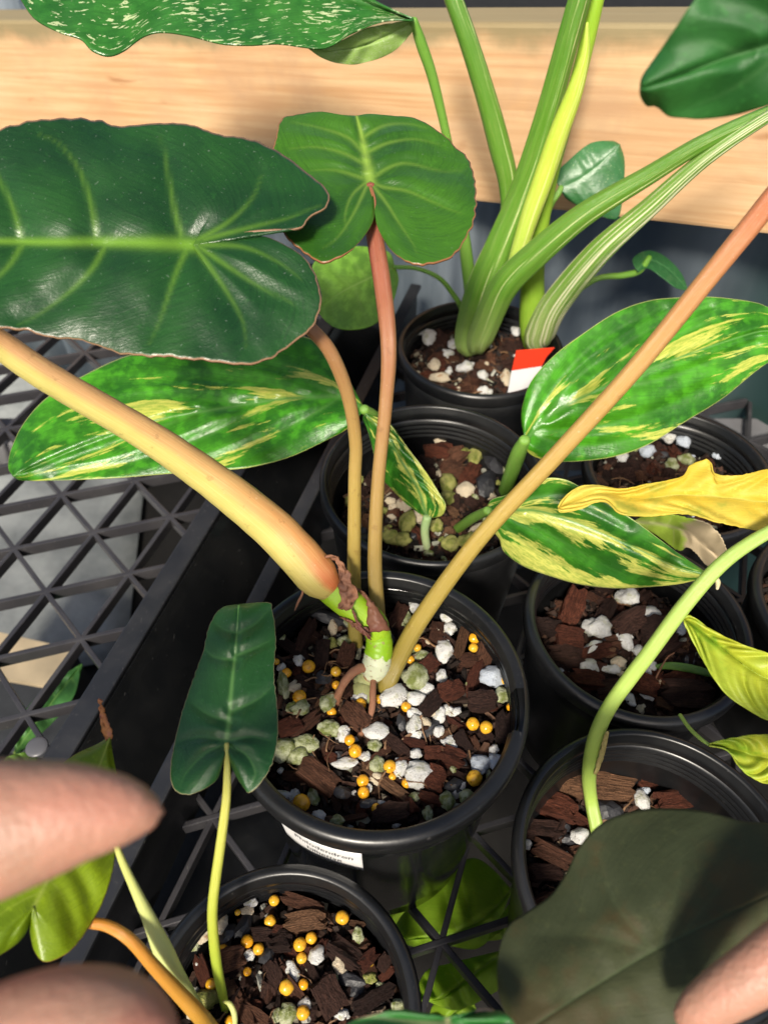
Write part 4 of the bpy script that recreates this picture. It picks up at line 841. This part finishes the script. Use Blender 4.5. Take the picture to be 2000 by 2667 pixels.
leaf(back, ov([(893,46),(840,75),(780,100),(700,112)]), ov([(890,44),(850,50),(790,62),(730,92),(690,104),(668,106)]), ov([(894,50),(885,75),(850,110),(800,132),(750,139),(700,127),(668,106)]),
     dyl([(1060,60,.394),(850,140,.384),(950,165,.390)]), ML_UND, t0=.1, veins=4, relief=.0006, seed=25, mw=.010, name='leaf')

# ------------------------------------------------------------------ small plant in the lower left pot
small = thing('philodendron_plant', 'small plant with one dark arrow-shaped leaf in the lower pot', 'plant', (*atz(580, 2640, ZS_BL)[:2], ZS_BL))
ML_ARW = leaf_mat('arrow_leaf', (.016, .078, .018), (.030, .118, .024), (.12, .28, .07), edge=(.34, .30, .16), rough=.28, tl=.12, dust=.1)
ML_YG = leaf_mat('yellow_green_leaf', (.15, .24, .006), (.24, .34, .008), (.30, .38, .05), edge=(.30, .16, .05), rough=.26, tl=.25)
MP_YG = stem_mat('yellow_green_stalk', [(0, (.46, .44, .10)), (.25, (.42, .42, .07)), (.7, (.34, .40, .04)), (1, (.22, .36, .02))], spots=False)
MP_PALE = stem_mat('pale_sheath', [(0, (.50, .52, .14)), (.5, (.52, .58, .22)), (1, (.46, .54, .18))], spots=False, streak=.2)
MP_AMB = stem_mat('amber_stalk', [(0, (.46, .17, .020)), (.5, (.50, .21, .025)), (1, (.40, .22, .030))], spots=False)
leaf(small, ov([(490,1605),(500,1500),(510,1400),(517,1308)]), ov([(488,1618),(480,1650),(468,1682),(440,1704),(405,1717),(378,1705),(370,1670),(378,1610),(395,1540),(415,1480),(440,1410),(455,1350),(480,1315),(517,1307)]),
     ov([(492,1618),(500,1648),(512,1675),(530,1702),(542,1712),(565,1690),(588,1650),(600,1590),(598,1520),(592,1450),(596,1380),(588,1320),(580,1303),(517,1307)]),
     [(590,1935,.222),(620,1580,.246),(450,2000,.220)], ML_ARW, t0=.34, vlines=[[(606,1853),(669,1823),(705,1792)],[(603,1883),(542,1859),(500,1829)],[(615,1720),(560,1711),(525,1680)],[(618,1708),(675,1684),(708,1666)],[(585,1942),(540,1960),(490,2010),(470,2050)],[(597,1942),(640,1965),(665,2010),(655,2050)],[(594,1930),(650,1920),(705,1930)],[(588,1930),(530,1920),(470,1930)],[(620,1650),(665,1625),(700,1590)],[(620,1650),(585,1640),(560,1620)]], vpx=5, vwide=20, relief=.0008, cup=.002, fold=-.002, wave=.0009, wn=3, mw=.030, lump=.0009, seed=31, thick=.0007, ragged=.025, vstr=.6, midrib=(12, MP_YG))
zb = lambda x, y: dz(x, y, ZS_BL)
tube(small, [(591,1937,.2235,12),(592,2000,.222,18),(590,2080,.221,23),(575,2200,.221,26),(556,2340,.223,27),(555,2420,.226,27),(566,2520,.231,27),(582,2600,.238,23),(590,2650,zb(590,2650)+.002,16)], MP_YG, groove=.1)
tube(small, [(300,2190,.200,13),(318,2240,.202,19),(352,2315,.206,25),(392,2400,.211,36),(425,2475,.216,50),(458,2545,.221,50),(505,2620,.228,42),(560,2700,zb(560,2700)+.002,30)], MP_PALE, 'leaf_sheath')
tube(small, [(92,2366,.1945,16),(150,2386,.2030,22),(225,2402,.2030,27),(282,2412,.2010,29),(340,2448,.201,31),(400,2515,.206,34),(462,2582,.213,38),(525,2650,.221,42),(570,2705,zb(570,2705)+.002,40)], MP_AMB)
tube(small, [(582,2608,.234,6),(598,2614,.232,13),(610,2638,.232,15),(612,2668,.234,14),(606,2695,.236,12)], MP_PALE, 'leaf_sheath', rad=10)
leaf(small, [(88,2362),(120,2300),(170,2200),(230,2070),(287,1922)], [(84,2385),(60,2440),(10,2480),(-60,2510),(-120,2420),(-90,2220),(30,2090),(120,2020),(200,1965),(250,1942),(287,1920)],
     [(80,2390),(82,2430),(92,2473),(115,2503),(150,2496),(193,2467),(241,2400),(271,2340),(295,2262),(308,2150),(312,2060),(297,1985),(290,1945),(287,1920)],
     [(88,2362,.190),(287,1922,.224),(-60,2300,.186)], ML_YG, t0=.25, veins=6, relief=.0004, cup=.002, fold=-.002, wave=.001, vw=.02, mw=.030, vcurve=.2, lump=.0012, seed=32, ragged=.01)
ribbon(small, [(261,1821,.228,4,0),(266,1850,.227,12,.1),(274,1885,.226,22,.1),(282,1912,.2255,24,-.1),(285,1926,.225,18,-.3)], leaf_mat('orange_tip', (.50, .17, .045), (.60, .26, .06), (.6, .2, .1), rough=.4, tl=.2, blotch=(.62, .22, .20)), 'leaf_tip', .0006, cols=6, seed=9)

# ------------------------------------------------------------------ yellowing plant in the lower right pot
MP_LG = stem_mat('light_green_stalk', [(0, (.30, .44, .08)), (.3, (.32, .46, .08)), (1, (.30, .46, .10))], spots=False, streak=.3)
ML_YEL = leaf_mat('yellow_leaf', (.64, .46, .04), (.70, .56, .10), (.40, .38, .06), rough=.5, tl=.25, blotch=(.38, .38, .05), vein_amt=.7, spec=.3)
ML_YG2 = leaf_mat('yellowing_leaf', (.52, .54, .04), (.40, .52, .05), (.32, .44, .04), rough=.40, tl=.28, blotch=(.24, .42, .03), vein_amt=.6)
ML_WITH = leaf_mat('withered_leaf', (.34, .52, .04), (.40, .54, .08), (.46, .50, .2), rough=.5, tl=.3, brown=(.72, (.56, .45, .30)))
yel = thing('yellowing_plant', 'plant with yellowing leaves on a pale green stalk beside the bark slab', 'plant', (*atz(1556, 2165, ZS_RL)[:2], ZS_RL))
zb = lambda x, y: dz(x, y, ZS_RL)
tube(yel, [(1562,2190,zb(1562,2190)+.002,30),(1554,2160,zb(1554,2160)-.004,36),(1538,2080,.296,34),(1533,2020,.289,37),(1541,1955,.2815,38),(1560,1893,.276,39),(1592,1832,.271,39),(1640,1765,.267,40),(1693,1696,.263,40),(1783,1575,.257,40),(1874,1473,.252,38),(1964,1407,.248,35),(2080,1345,.246,32),(2150,1310,.248,28)], MP_LG, groove=.15)
ribbon(yel, [(1550,2015,.283,10,0),(1568,1960,.277,14,.2),(1578,1915,.272,10,.3),(1582,1905,.271,5,.3)], leaf_mat('tan_sheath', (.42, .34, .12), (.46, .42, .16), (.5, .4, .2), rough=.5), 'leaf_sheath', .0004, cols=5, seed=4)
leaf(yel, ov([(1780,1085),(1659,1085),(1560,1075),(1470,1070),(1380,1078),(1300,1066),(1250,1078),(1205,1098)]), ov([(1780,1080),(1720,1022),(1659,1014),(1600,1026),(1545,1024),(1535,1000),(1522,993),(1490,1006),(1470,1030),(1400,1045),(1340,1056),(1290,1048),(1250,1051),(1218,1074),(1205,1096)]),
     ov([(1780,1090),(1720,1142),(1659,1149),(1560,1131),(1480,1111),(1400,1116),(1340,1110),(1310,1086),(1285,1086),(1250,1101),(1212,1107),(1205,1098)]),
     [(1500,1310,.274),(1990,1300,.262),(1800,1210,.270)], ML_YEL, t0=.05, veins=7, relief=.0007, wave=.0018, wn=3, fold=.002, lump=.0012, vw=.018, mw=.018, vcurve=.4, seed=41, ragged=.04)
leaf(yel, [(2190,1815),(2090,1800),(1980,1760),(1880,1690),(1780,1612)], [(2190,1810),(2100,1730),(2000,1701),(1917,1672),(1845,1636),(1810,1610),(1792,1603),(1779,1610)], [(2190,1820),(2100,1895),(2000,1876),(1935,1842),(1888,1806),(1855,1763),(1819,1701),(1788,1640),(1779,1612)],
     [(1790,1620,.262),(2000,1700,.252),(1950,1850,.246)], ML_YG2, t0=.05, veins=7, relief=.0012, wave=.0015, fold=.003, vw=.018, mw=.016, vcurve=.4, seed=42)
leaf(yel, [(1845,1940),(1920,1955),(2000,1975),(2150,1985)], [(1845,1938),(1888,1926),(1953,1915),(2000,1913),(2080,1918),(2150,1980)], [(1845,1942),(1895,1955),(1924,1998),(1960,2027),(2000,2042),(2080,2042),(2150,1985)],
     [(1850,1940,.252),(2000,1930,.246),(1970,2030,.246)], ML_YG2, t0=.05, veins=6, relief=.0012, wave=.001, fold=.003, vw=.018, mw=.014, vcurve=.4, seed=43)
tube(yel, [(1770,1862,.268,10),(1795,1897,.262,11),(1825,1925,.256,10),(1848,1941,.2525,8)], MP_LG, rad=12)
leaf(yel, Z6([(1080,180),(1200,190),(1320,230),(1440,330)]), Z6([(1080,178),(1150,145),(1250,150),(1320,166),(1400,190),(1450,240),(1478,310),(1450,345)]), Z6([(1085,185),(1180,240),(1270,305),(1310,290),(1340,310),(1375,350),(1415,385),(1445,380),(1450,345)]),
     D3([(1660,1360,.120),(1880,1440,.118),(1760,1430,.108)]), ML_WITH, t0=.05, veins=5, relief=.001, wave=.002, seed=44, ragged=.06)

# a shoot lying in the leafless pot
sh = thing('leaf_shoot', 'thin dark green shoot lying on the white-stone pot mix', 'shoot', (*atz(1730, 1740, ZS_RM)[:2], ZS_RM))
Zr = lambda x, y, h: dz(x, y, ZS_RM+h)
tube(sh, [(1700,1738,Zr(1700,1738,.002),10),(1745,1734,Zr(1745,1734,.005),20),(1800,1742,Zr(1800,1742,.006),22),(1850,1755,Zr(1850,1755,.006),18),(1900,1770,Zr(1900,1770,.004),10)], stem_mat('dark_shoot', [(0, (.08, .20, .02)), (1, (.05, .15, .02))], spots=False), 'blade', flat=.35)
tube(sh, [(1690,1810,Zr(1690,1810,-.001),4),(1710,1760,Zr(1710,1760,.004),5),(1735,1715,Zr(1735,1715,.008),4),(1755,1700,Zr(1755,1700,.010),3)], MR, 'root', rad=8)

# ------------------------------------------------------------------ near leaves: dark one held by a finger, green one at the bottom
ML_OLV = leaf_mat('olive_dark_leaf', (.028, .036, .014), (.042, .047, .016), (.060, .080, .034), rough=.6, tl=.04, blotch=(.044, .036, .012), spec=.3, vein_amt=.8)
dl = leaf(None, [(1362,2690),(1560,2560),(1699,2479),(1900,2380),(2130,2270)], [(1362,2690),(1313,2623),(1298,2551),(1301,2473),(1325,2412),(1374,2376),(1434,2334),(1476,2274),(1512,2201),(1573,2141),(1663,2111),(1753,2108),(1844,2117),(1934,2141),(2000,2147),(2090,2180),(2130,2270)],
     [(1362,2690),(1450,2740),(1600,2760),(1750,2720),(1850,2640),(1950,2540),(2080,2400),(2130,2270)], [(1650,2400,.168),(1990,2250,.172),(1500,2600,.160)], ML_OLV, t0=.15, vlines=[[(1699,2479),(1600,2350),(1560,2230)],[(1699,2479),(1560,2440),(1400,2440)],[(1699,2479),(1560,2560),(1420,2620)],[(1720,2460),(1760,2320),(1780,2190)],[(1780,2430),(1880,2300),(1930,2200)]], vpx=6, vwide=30, mw=.010, relief=.0002, cup=.003, wave=.0012, seed=51, thick=.0008, vstr=.5, lump=.0015)
tag(dl, 'dark olive lobed leaf with a fingertip touching its lower edge', 'leaf')
ML_BOT = leaf_mat('bottom_leaf', (.03, .16, .03), (.05, .22, .045), (.42, .40, .22), edge=(.42, .28, .18), rough=.35, tl=.2)
bl = leaf(None, [(1165,2652),(1160,2720),(1140,2820),(1110,2960)], [(1160,2652),(1110,2642),(1040,2632),(960,2645),(895,2675),(870,2740),(900,2860),(1110,2960)], [(1170,2652),(1215,2640),(1265,2630),(1315,2642),(1350,2680),(1370,2760),(1330,2860),(1110,2960)],
     [(1000,2650,.150),(1300,2650,.150),(1150,2850,.138)], ML_BOT, t0=.3, veins=6, relief=.001, seed=52)
tag(bl, 'rounded green leaf with a pale midrib in front of the small pot', 'leaf')
# leaves of plants growing under the bench, seen through the mesh
ML_BRT = leaf_mat('under_bench_leaf', (.42, .70, .04), (.50, .74, .08), (.56, .74, .2), rough=.35, tl=.45)
ub = thing('pothos_plant', 'bright lime-green leaves growing below the mesh under the pots', 'plant', (.05, .08, -.30))
for k, (m_, a_, b_, h_) in enumerate([
    ([(1330,2320),(1260,2390),(1180,2430),(1050,2450)], [(1330,2316),(1280,2262),(1235,2236),(1190,2255),(1120,2330),(1050,2380),(1020,2440)], [(1330,2324),(1290,2420),(1240,2470),(1150,2460),(1080,2465),(1020,2440)], -.045),
    ([(1390,2330),(1330,2390),(1290,2440)], [(1390,2325),(1340,2340),(1290,2410),(1270,2450)], [(1395,2340),(1370,2400),(1320,2440),(1270,2450)], -.035),
    ([(1310,2480),(1230,2540),(1150,2600),(1100,2610)], [(1310,2476),(1250,2490),(1170,2510),(1110,2530),(1080,2590)], [(1312,2484),(1310,2560),(1260,2600),(1180,2630),(1080,2590)], -.05),
    ([(870,2330),(960,2400),(1060,2440)], [(870,2326),(960,2300),(1050,2340),(1080,2420)], [(870,2336),(900,2420),(1000,2470),(1080,2420)], -.10),
    ([(1140,2690),(1180,2640),(1230,2600)], [(1140,2690),(1120,2640),(1150,2600),(1230,2600)], [(1145,2690),(1190,2690),(1240,2650),(1230,2600)], -.10)]):
    P3 = [m_[0], m_[-1], a_[2]]
    leaf(ub, m_, a_, b_, [(x, y, dz(x, y, h_)) for x, y in P3], ML_BRT, t0=.08, veins=5, relief=.0015, cup=.003, fold=-.003, seed=60+k, vw=.02, mw=.012)
    x, y = m_[0]; tube(ub, [(x, y, dz(x, y, h_)+.001, 12), (x+15, y-20, dz(x, y, -.16), 10), (x+30, y-10, dz(x+30, y-10, -.298), 9)], MP_LG, rad=10)
ub2 = thing('pothos_plant', 'green leaves glimpsed below the empty mesh tray beside the riveted rim', 'plant', (-.3, .1, -.30))
for k, (m_, a_, b_, h_) in enumerate([
    ([(40,1960),(120,1850),(215,1730)], [(40,1955),(50,1880),(120,1790),(215,1728)], [(50,1965),(120,1900),(190,1820),(215,1732)], -.06),
    ([(-30,2060),(40,2010),(100,1960)], [(-30,2055),(0,1985),(60,1960),(100,1960)], [(-30,2065),(40,2060),(90,2010),(100,1960)], -.05)]):
    P3 = [m_[0], m_[-1], a_[1]]
    leaf(ub2, m_, a_, b_, [(x, y, dz(x, y, h_)) for x, y in P3], leaf_mat('mid_green_leaf%d' % k, (.06, .20, .05), (.10, .28, .06), (.2, .4, .1), rough=.4, tl=.3) if k == 0 else ML_LITE, t0=.08, veins=5, relief=.001, seed=70+k, mw=.012)  # first leaf a mid green, second a pale one
    x, y = m_[0]; tube(ub2, [(x, y, dz(x, y, h_)+.001, 8), (x, y, dz(x, y, -.298), 7)], MP_LG, rad=8)
bx = thing('shade_block', 'added black block darkening the gap under the potted tray below the small pot', 'shade block', (*(org2+ax*.05), -.30))  # added dark box, stands in for the deep shade under the tray
rz = Matrix.Rotation(math.atan2(ay[1], ay[0]), 3, 'Z'); cc_ = org2+ax*.008-ay*.10
bm = bmesh.new(); box_bm(bm, (*cc_, -.20), (.36, .160, .198), rz, .004); link('body', bm_mesh('body', bm), bx, M_POT, False)
bm = bmesh.new(); box_bm(bm, (*cc_, -.095), (.368, .168, .010), rz, .003); link('lid', bm_mesh('lid', bm), bx, M_POT, False)
# pale board lying under the bench and the dark case under it
p0 = [atz(x, y, -.14) for x, y in ((-200,1600),(190,1690),(150,1790),(-200,1730))]
cb = thing('packing_case', 'cream-topped low case standing under the empty mesh tray', 'case', tuple(np.mean(p0, 0)*[1,1,0]+[0,0,-.30]))
top = [tuple(p) for p in p0]; bot = [(p[0], p[1], -.2995) for p in p0]
link('carton', mesh('carton', [(x, y, z-.006) for x, y, z in top]+bot, [(4,5,6,7),(0,1,5,4),(1,2,6,5),(2,3,7,6),(3,0,4,7),(3,2,1,0)]), cb, plain('dark_case', (.05, .055, .065), .5), False)
link('lid', mesh('lid', top+[(x, y, z-.0055) for x, y, z in top], [(0,1,2,3),(4,5,1,0),(5,6,2,1),(6,7,3,2),(7,4,0,3),(7,6,5,4)]), cb, plain('cream_lid', (.62, .50, .33), .5, .2), False)

# ------------------------------------------------------------------ name label and plant tag
def on_pot(a, z, off):      # point on the tapered wall of the labelled pot
    rb, rw, zt = .055*.80, .052, H_MAIN-.0085
    r = rb+(rw-rb)*(z-.002)/(zt-.002)+off
    return (C_MAIN[0]+r*math.cos(a), C_MAIN[1]+r*math.sin(a), z)
def ang_at(px, py, z): p = atz(px, py, z); return math.atan2(p[1]-C_MAIN[1], p[0]-C_MAIN[0])
ZL1, ZL0 = .1120, .0885
a0, a1 = ang_at(700, 2150, .110), ang_at(938, 2262, .110)
print('label', a0, a1)
nm = thing('name_label', 'white sticker reading Philodendron on the glossy black pot', 'label', on_pot((a0+a1)/2, ZL0, 0))
nx, nz = 40, 6; v = []; F = []
for j in range(nz):
    for i in range(nx): v.append(on_pot(a0+(a1-a0)*i/(nx-1), ZL0+(ZL1-ZL0)*j/(nz-1), .0004))
for j in range(nz-1):
    for i in range(nx-1): F.append((j*nx+i, j*nx+i+1, (j+1)*nx+i+1, (j+1)*nx+i))
lb = link('paper', mesh('paper', v, F), nm, plain('label_paper', (.74, .73, .72), .4, .06, 200)); lb.modifiers.new('t', 'SOLIDIFY').thickness = .0002
M_INK = plain('ink', (.06, .06, .065), .5)
def text_mesh(body, size):
    cu = bpy.data.curves.new('t', 'FONT'); cu.body = body; cu.size = size; cu.align_x = 'CENTER'; cu.resolution_u = 4
    o = bpy.data.objects.new('t', cu); COL.objects.link(o); dg = bpy.context.evaluated_depsgraph_get()
    me = bpy.data.meshes.new_from_object(o.evaluated_get(dg)); bpy.data.objects.remove(o)
    bm = bmesh.new(); bm.from_mesh(me); bmesh.ops.triangulate(bm, faces=bm.faces[:]); bmesh.ops.subdivide_edges(bm, edges=[e for e in bm.edges if e.calc_length() > size*.2], cuts=1)
    return bm
for body, size, zc in (('Philodendron', .0050, .1025), ('billietiae', .0050, .0958)):
    bm = text_mesh(body, size)
    for vt in bm.verts: vt.co = on_pot(a0+(a1-a0)*.56 + .80*vt.co.x/.0495, zc+vt.co.y, .00075)
    link('lettering', bm_mesh('lettering', bm), nm, M_INK, False)
tg = thing('plant_tag', 'white plastic plant tag with a red top standing in the back pot', 'plant tag', tuple(atz(1350, 1000, ZS_BACK)))
dT = lambda x, y, z: at(x, y, dz(x, y, z))
def tag_poly(name, px, mat, z0, z1, zoff=0):
    yy = .352; P = [at(x, y, dyy(x, y, yy-zoff)) for x, y in px]
    me = mesh(name, P, [tuple(range(len(P)))]); o = link(name, me, tg, mat, False); sm = o.modifiers.new('t', 'SOLIDIFY'); sm.thickness = .0007; return o
Z4 = lambda pts: zm(pts, 1.659, 1000, 600)
tag_poly('white_stake', Z4([(550,605),(680,585),(670,700),(655,715),(530,716)]), plain('tag_white', (.72, .72, .74), .4, .1), 0, 0)
tag_poly('red_top', Z4([(570,518),(735,505),(700,545),(680,583),(551,603)]), plain('tag_red', (.70, .045, .018), .35, .1), 0, 0)

# ------------------------------------------------------------------ hands
n = N('skin'); P = n.geo(); f = n.noise(P, 90, 4); g_ = n.noise(P, 900, 3)
c = n.mix(n.step(f, .35, .7), (.34, .19, .13), (.44, .215, .15)); c = n.mix(n.math('MULTIPLY', n.step(n.noise(P, 45, 2), .5, .7), .5), c, (.36, .125, .085))
M_SKIN = n.bsdf(c, .48, n.bump(n.math('ADD', n.math('ADD', g_, n.math('MULTIPLY', n.noise(P, 240, 3), .6)), n.math('MULTIPLY', n.noise(n.comb(n.math('MULTIPLY', n.sep(P)[0], 900), n.math('MULTIPLY', n.sep(P)[1], 150), n.math('MULTIPLY', n.sep(P)[2], 150)), 1, 3), .12)), .5, .0007), sss=.3, sssr=(1, .35, .2), sscale=.004)
M_SKIN2 = n.m
def hand(name, label, chains, vox=.0011):
    """chains: list of lists of (px, py, depth, radius m, flatten); merged into one continuous skin"""
    V = []; F = []
    for ch in chains:
        Q = spline([(p[0], p[1], p[2], p[3]) for p in ch], 46); Pp = np.array([at(x, y, d) for x, y, d, r in Q]); Rd = Q[:, 3]
        T = np.gradient(Pp, axis=0); T /= np.linalg.norm(T, axis=1)[:, None]; up = np.array([0, _c, -_s]); m = 24; b = len(V)
        for i in range(len(Pp)):
            sd_ = np.cross(T[i], up); sd_ /= np.linalg.norm(sd_); fw = np.cross(sd_, T[i])
            for j in range(m): a = 2*math.pi*j/m; V.append(Pp[i]+(sd_*math.sin(a)+fw*math.cos(a)*.92)*Rd[i])
        for i in range(len(Pp)-1):
            for j in range(m): F.append((b+i*m+j, b+i*m+(j+1) % m, b+(i+1)*m+(j+1) % m, b+(i+1)*m+j))
        F.append(tuple(b+j for j in reversed(range(m)))); e = b+(len(Pp)-1)*m; F.append(tuple(e+j for j in range(m)))
    o = link(name, mesh(name, V, F), None, M_SKIN)
    rm = o.modifiers.new('r', 'REMESH'); rm.mode = 'VOXEL'; rm.voxel_size = vox; rm.use_smooth_shade = True
    s_ = o.modifiers.new('s', 'SMOOTH'); s_.iterations = 6; s_.factor = .5
    return tag(o, label, 'hand')
hand('hand', 'blurred hand reaching in with forefinger and thumb over the tray', [
    [(432,2108,.1080,.0006),(428,2108,.1080,.0016),(400,2113,.1078,.0027),(330,2112,.1070,.0049),(210,2118,.1060,.0070),(120,2132,.1055,.0083),(0,2155,.105,.0097),(-150,2190,.105,.0102),(-350,2240,.106,.0104),(-620,2330,.109,.0112)],
    [(470,2738,.0955,.0006),(464,2736,.0955,.0020),(430,2730,.095,.0045),(370,2722,.095,.0071),(290,2715,.095,.0085),(200,2712,.095,.0089),(100,2735,.095,.0093),(-60,2800,.096,.0100),(-340,2860,.100,.0110),(-640,2700,.108,.0130)],
    [(-620,2330,.109,.012),(-760,2500,.112,.017),(-900,2650,.116,.020),(-1200,2800,.122,.018)],
    [(-660,2420,.118,.011),(-500,2420,.130,.0085),(-430,2480,.137,.0075),(-520,2560,.136,.0070)],
    [(-740,2520,.124,.011),(-600,2540,.138,.0082),(-540,2600,.144,.0072),(-640,2680,.142,.0068)],
    [(-820,2620,.130,.010),(-720,2650,.144,.0072),(-670,2710,.148,.0062),(-760,2770,.146,.0058)]])
hand('hand', 'fingertip of a second hand resting on the dark olive leaf', [
    [(1758,2668,.1500,.0006),(1766,2662,.1495,.0018),(1805,2640,.148,.0040),(1880,2592,.146,.0052),(1970,2535,.144,.0058),(2090,2460,.143,.0066),(2260,2390,.144,.0076),(2450,2350,.147,.0086),(2640,2360,.150,.0092)],
    [(2640,2360,.150,.0105),(2800,2480,.153,.016),(2980,2620,.155,.019),(3200,2800,.155,.018)],
    [(2700,2470,.155,.010),(2540,2520,.162,.0078),(2480,2580,.165,.0070),(2560,2640,.163,.0064)],
    [(2780,2560,.158,.010),(2640,2620,.165,.0076),(2590,2680,.167,.0068),(2680,2730,.165,.0062)],
    [(2880,2660,.160,.009),(2760,2720,.166,.0068),(2720,2780,.167,.0060),(2800,2820,.165,.0055)],
    [(2900,2480,.148,.011),(2960,2360,.144,.0095),(2940,2260,.142,.0085),(2880,2190,.141,.0072)]])
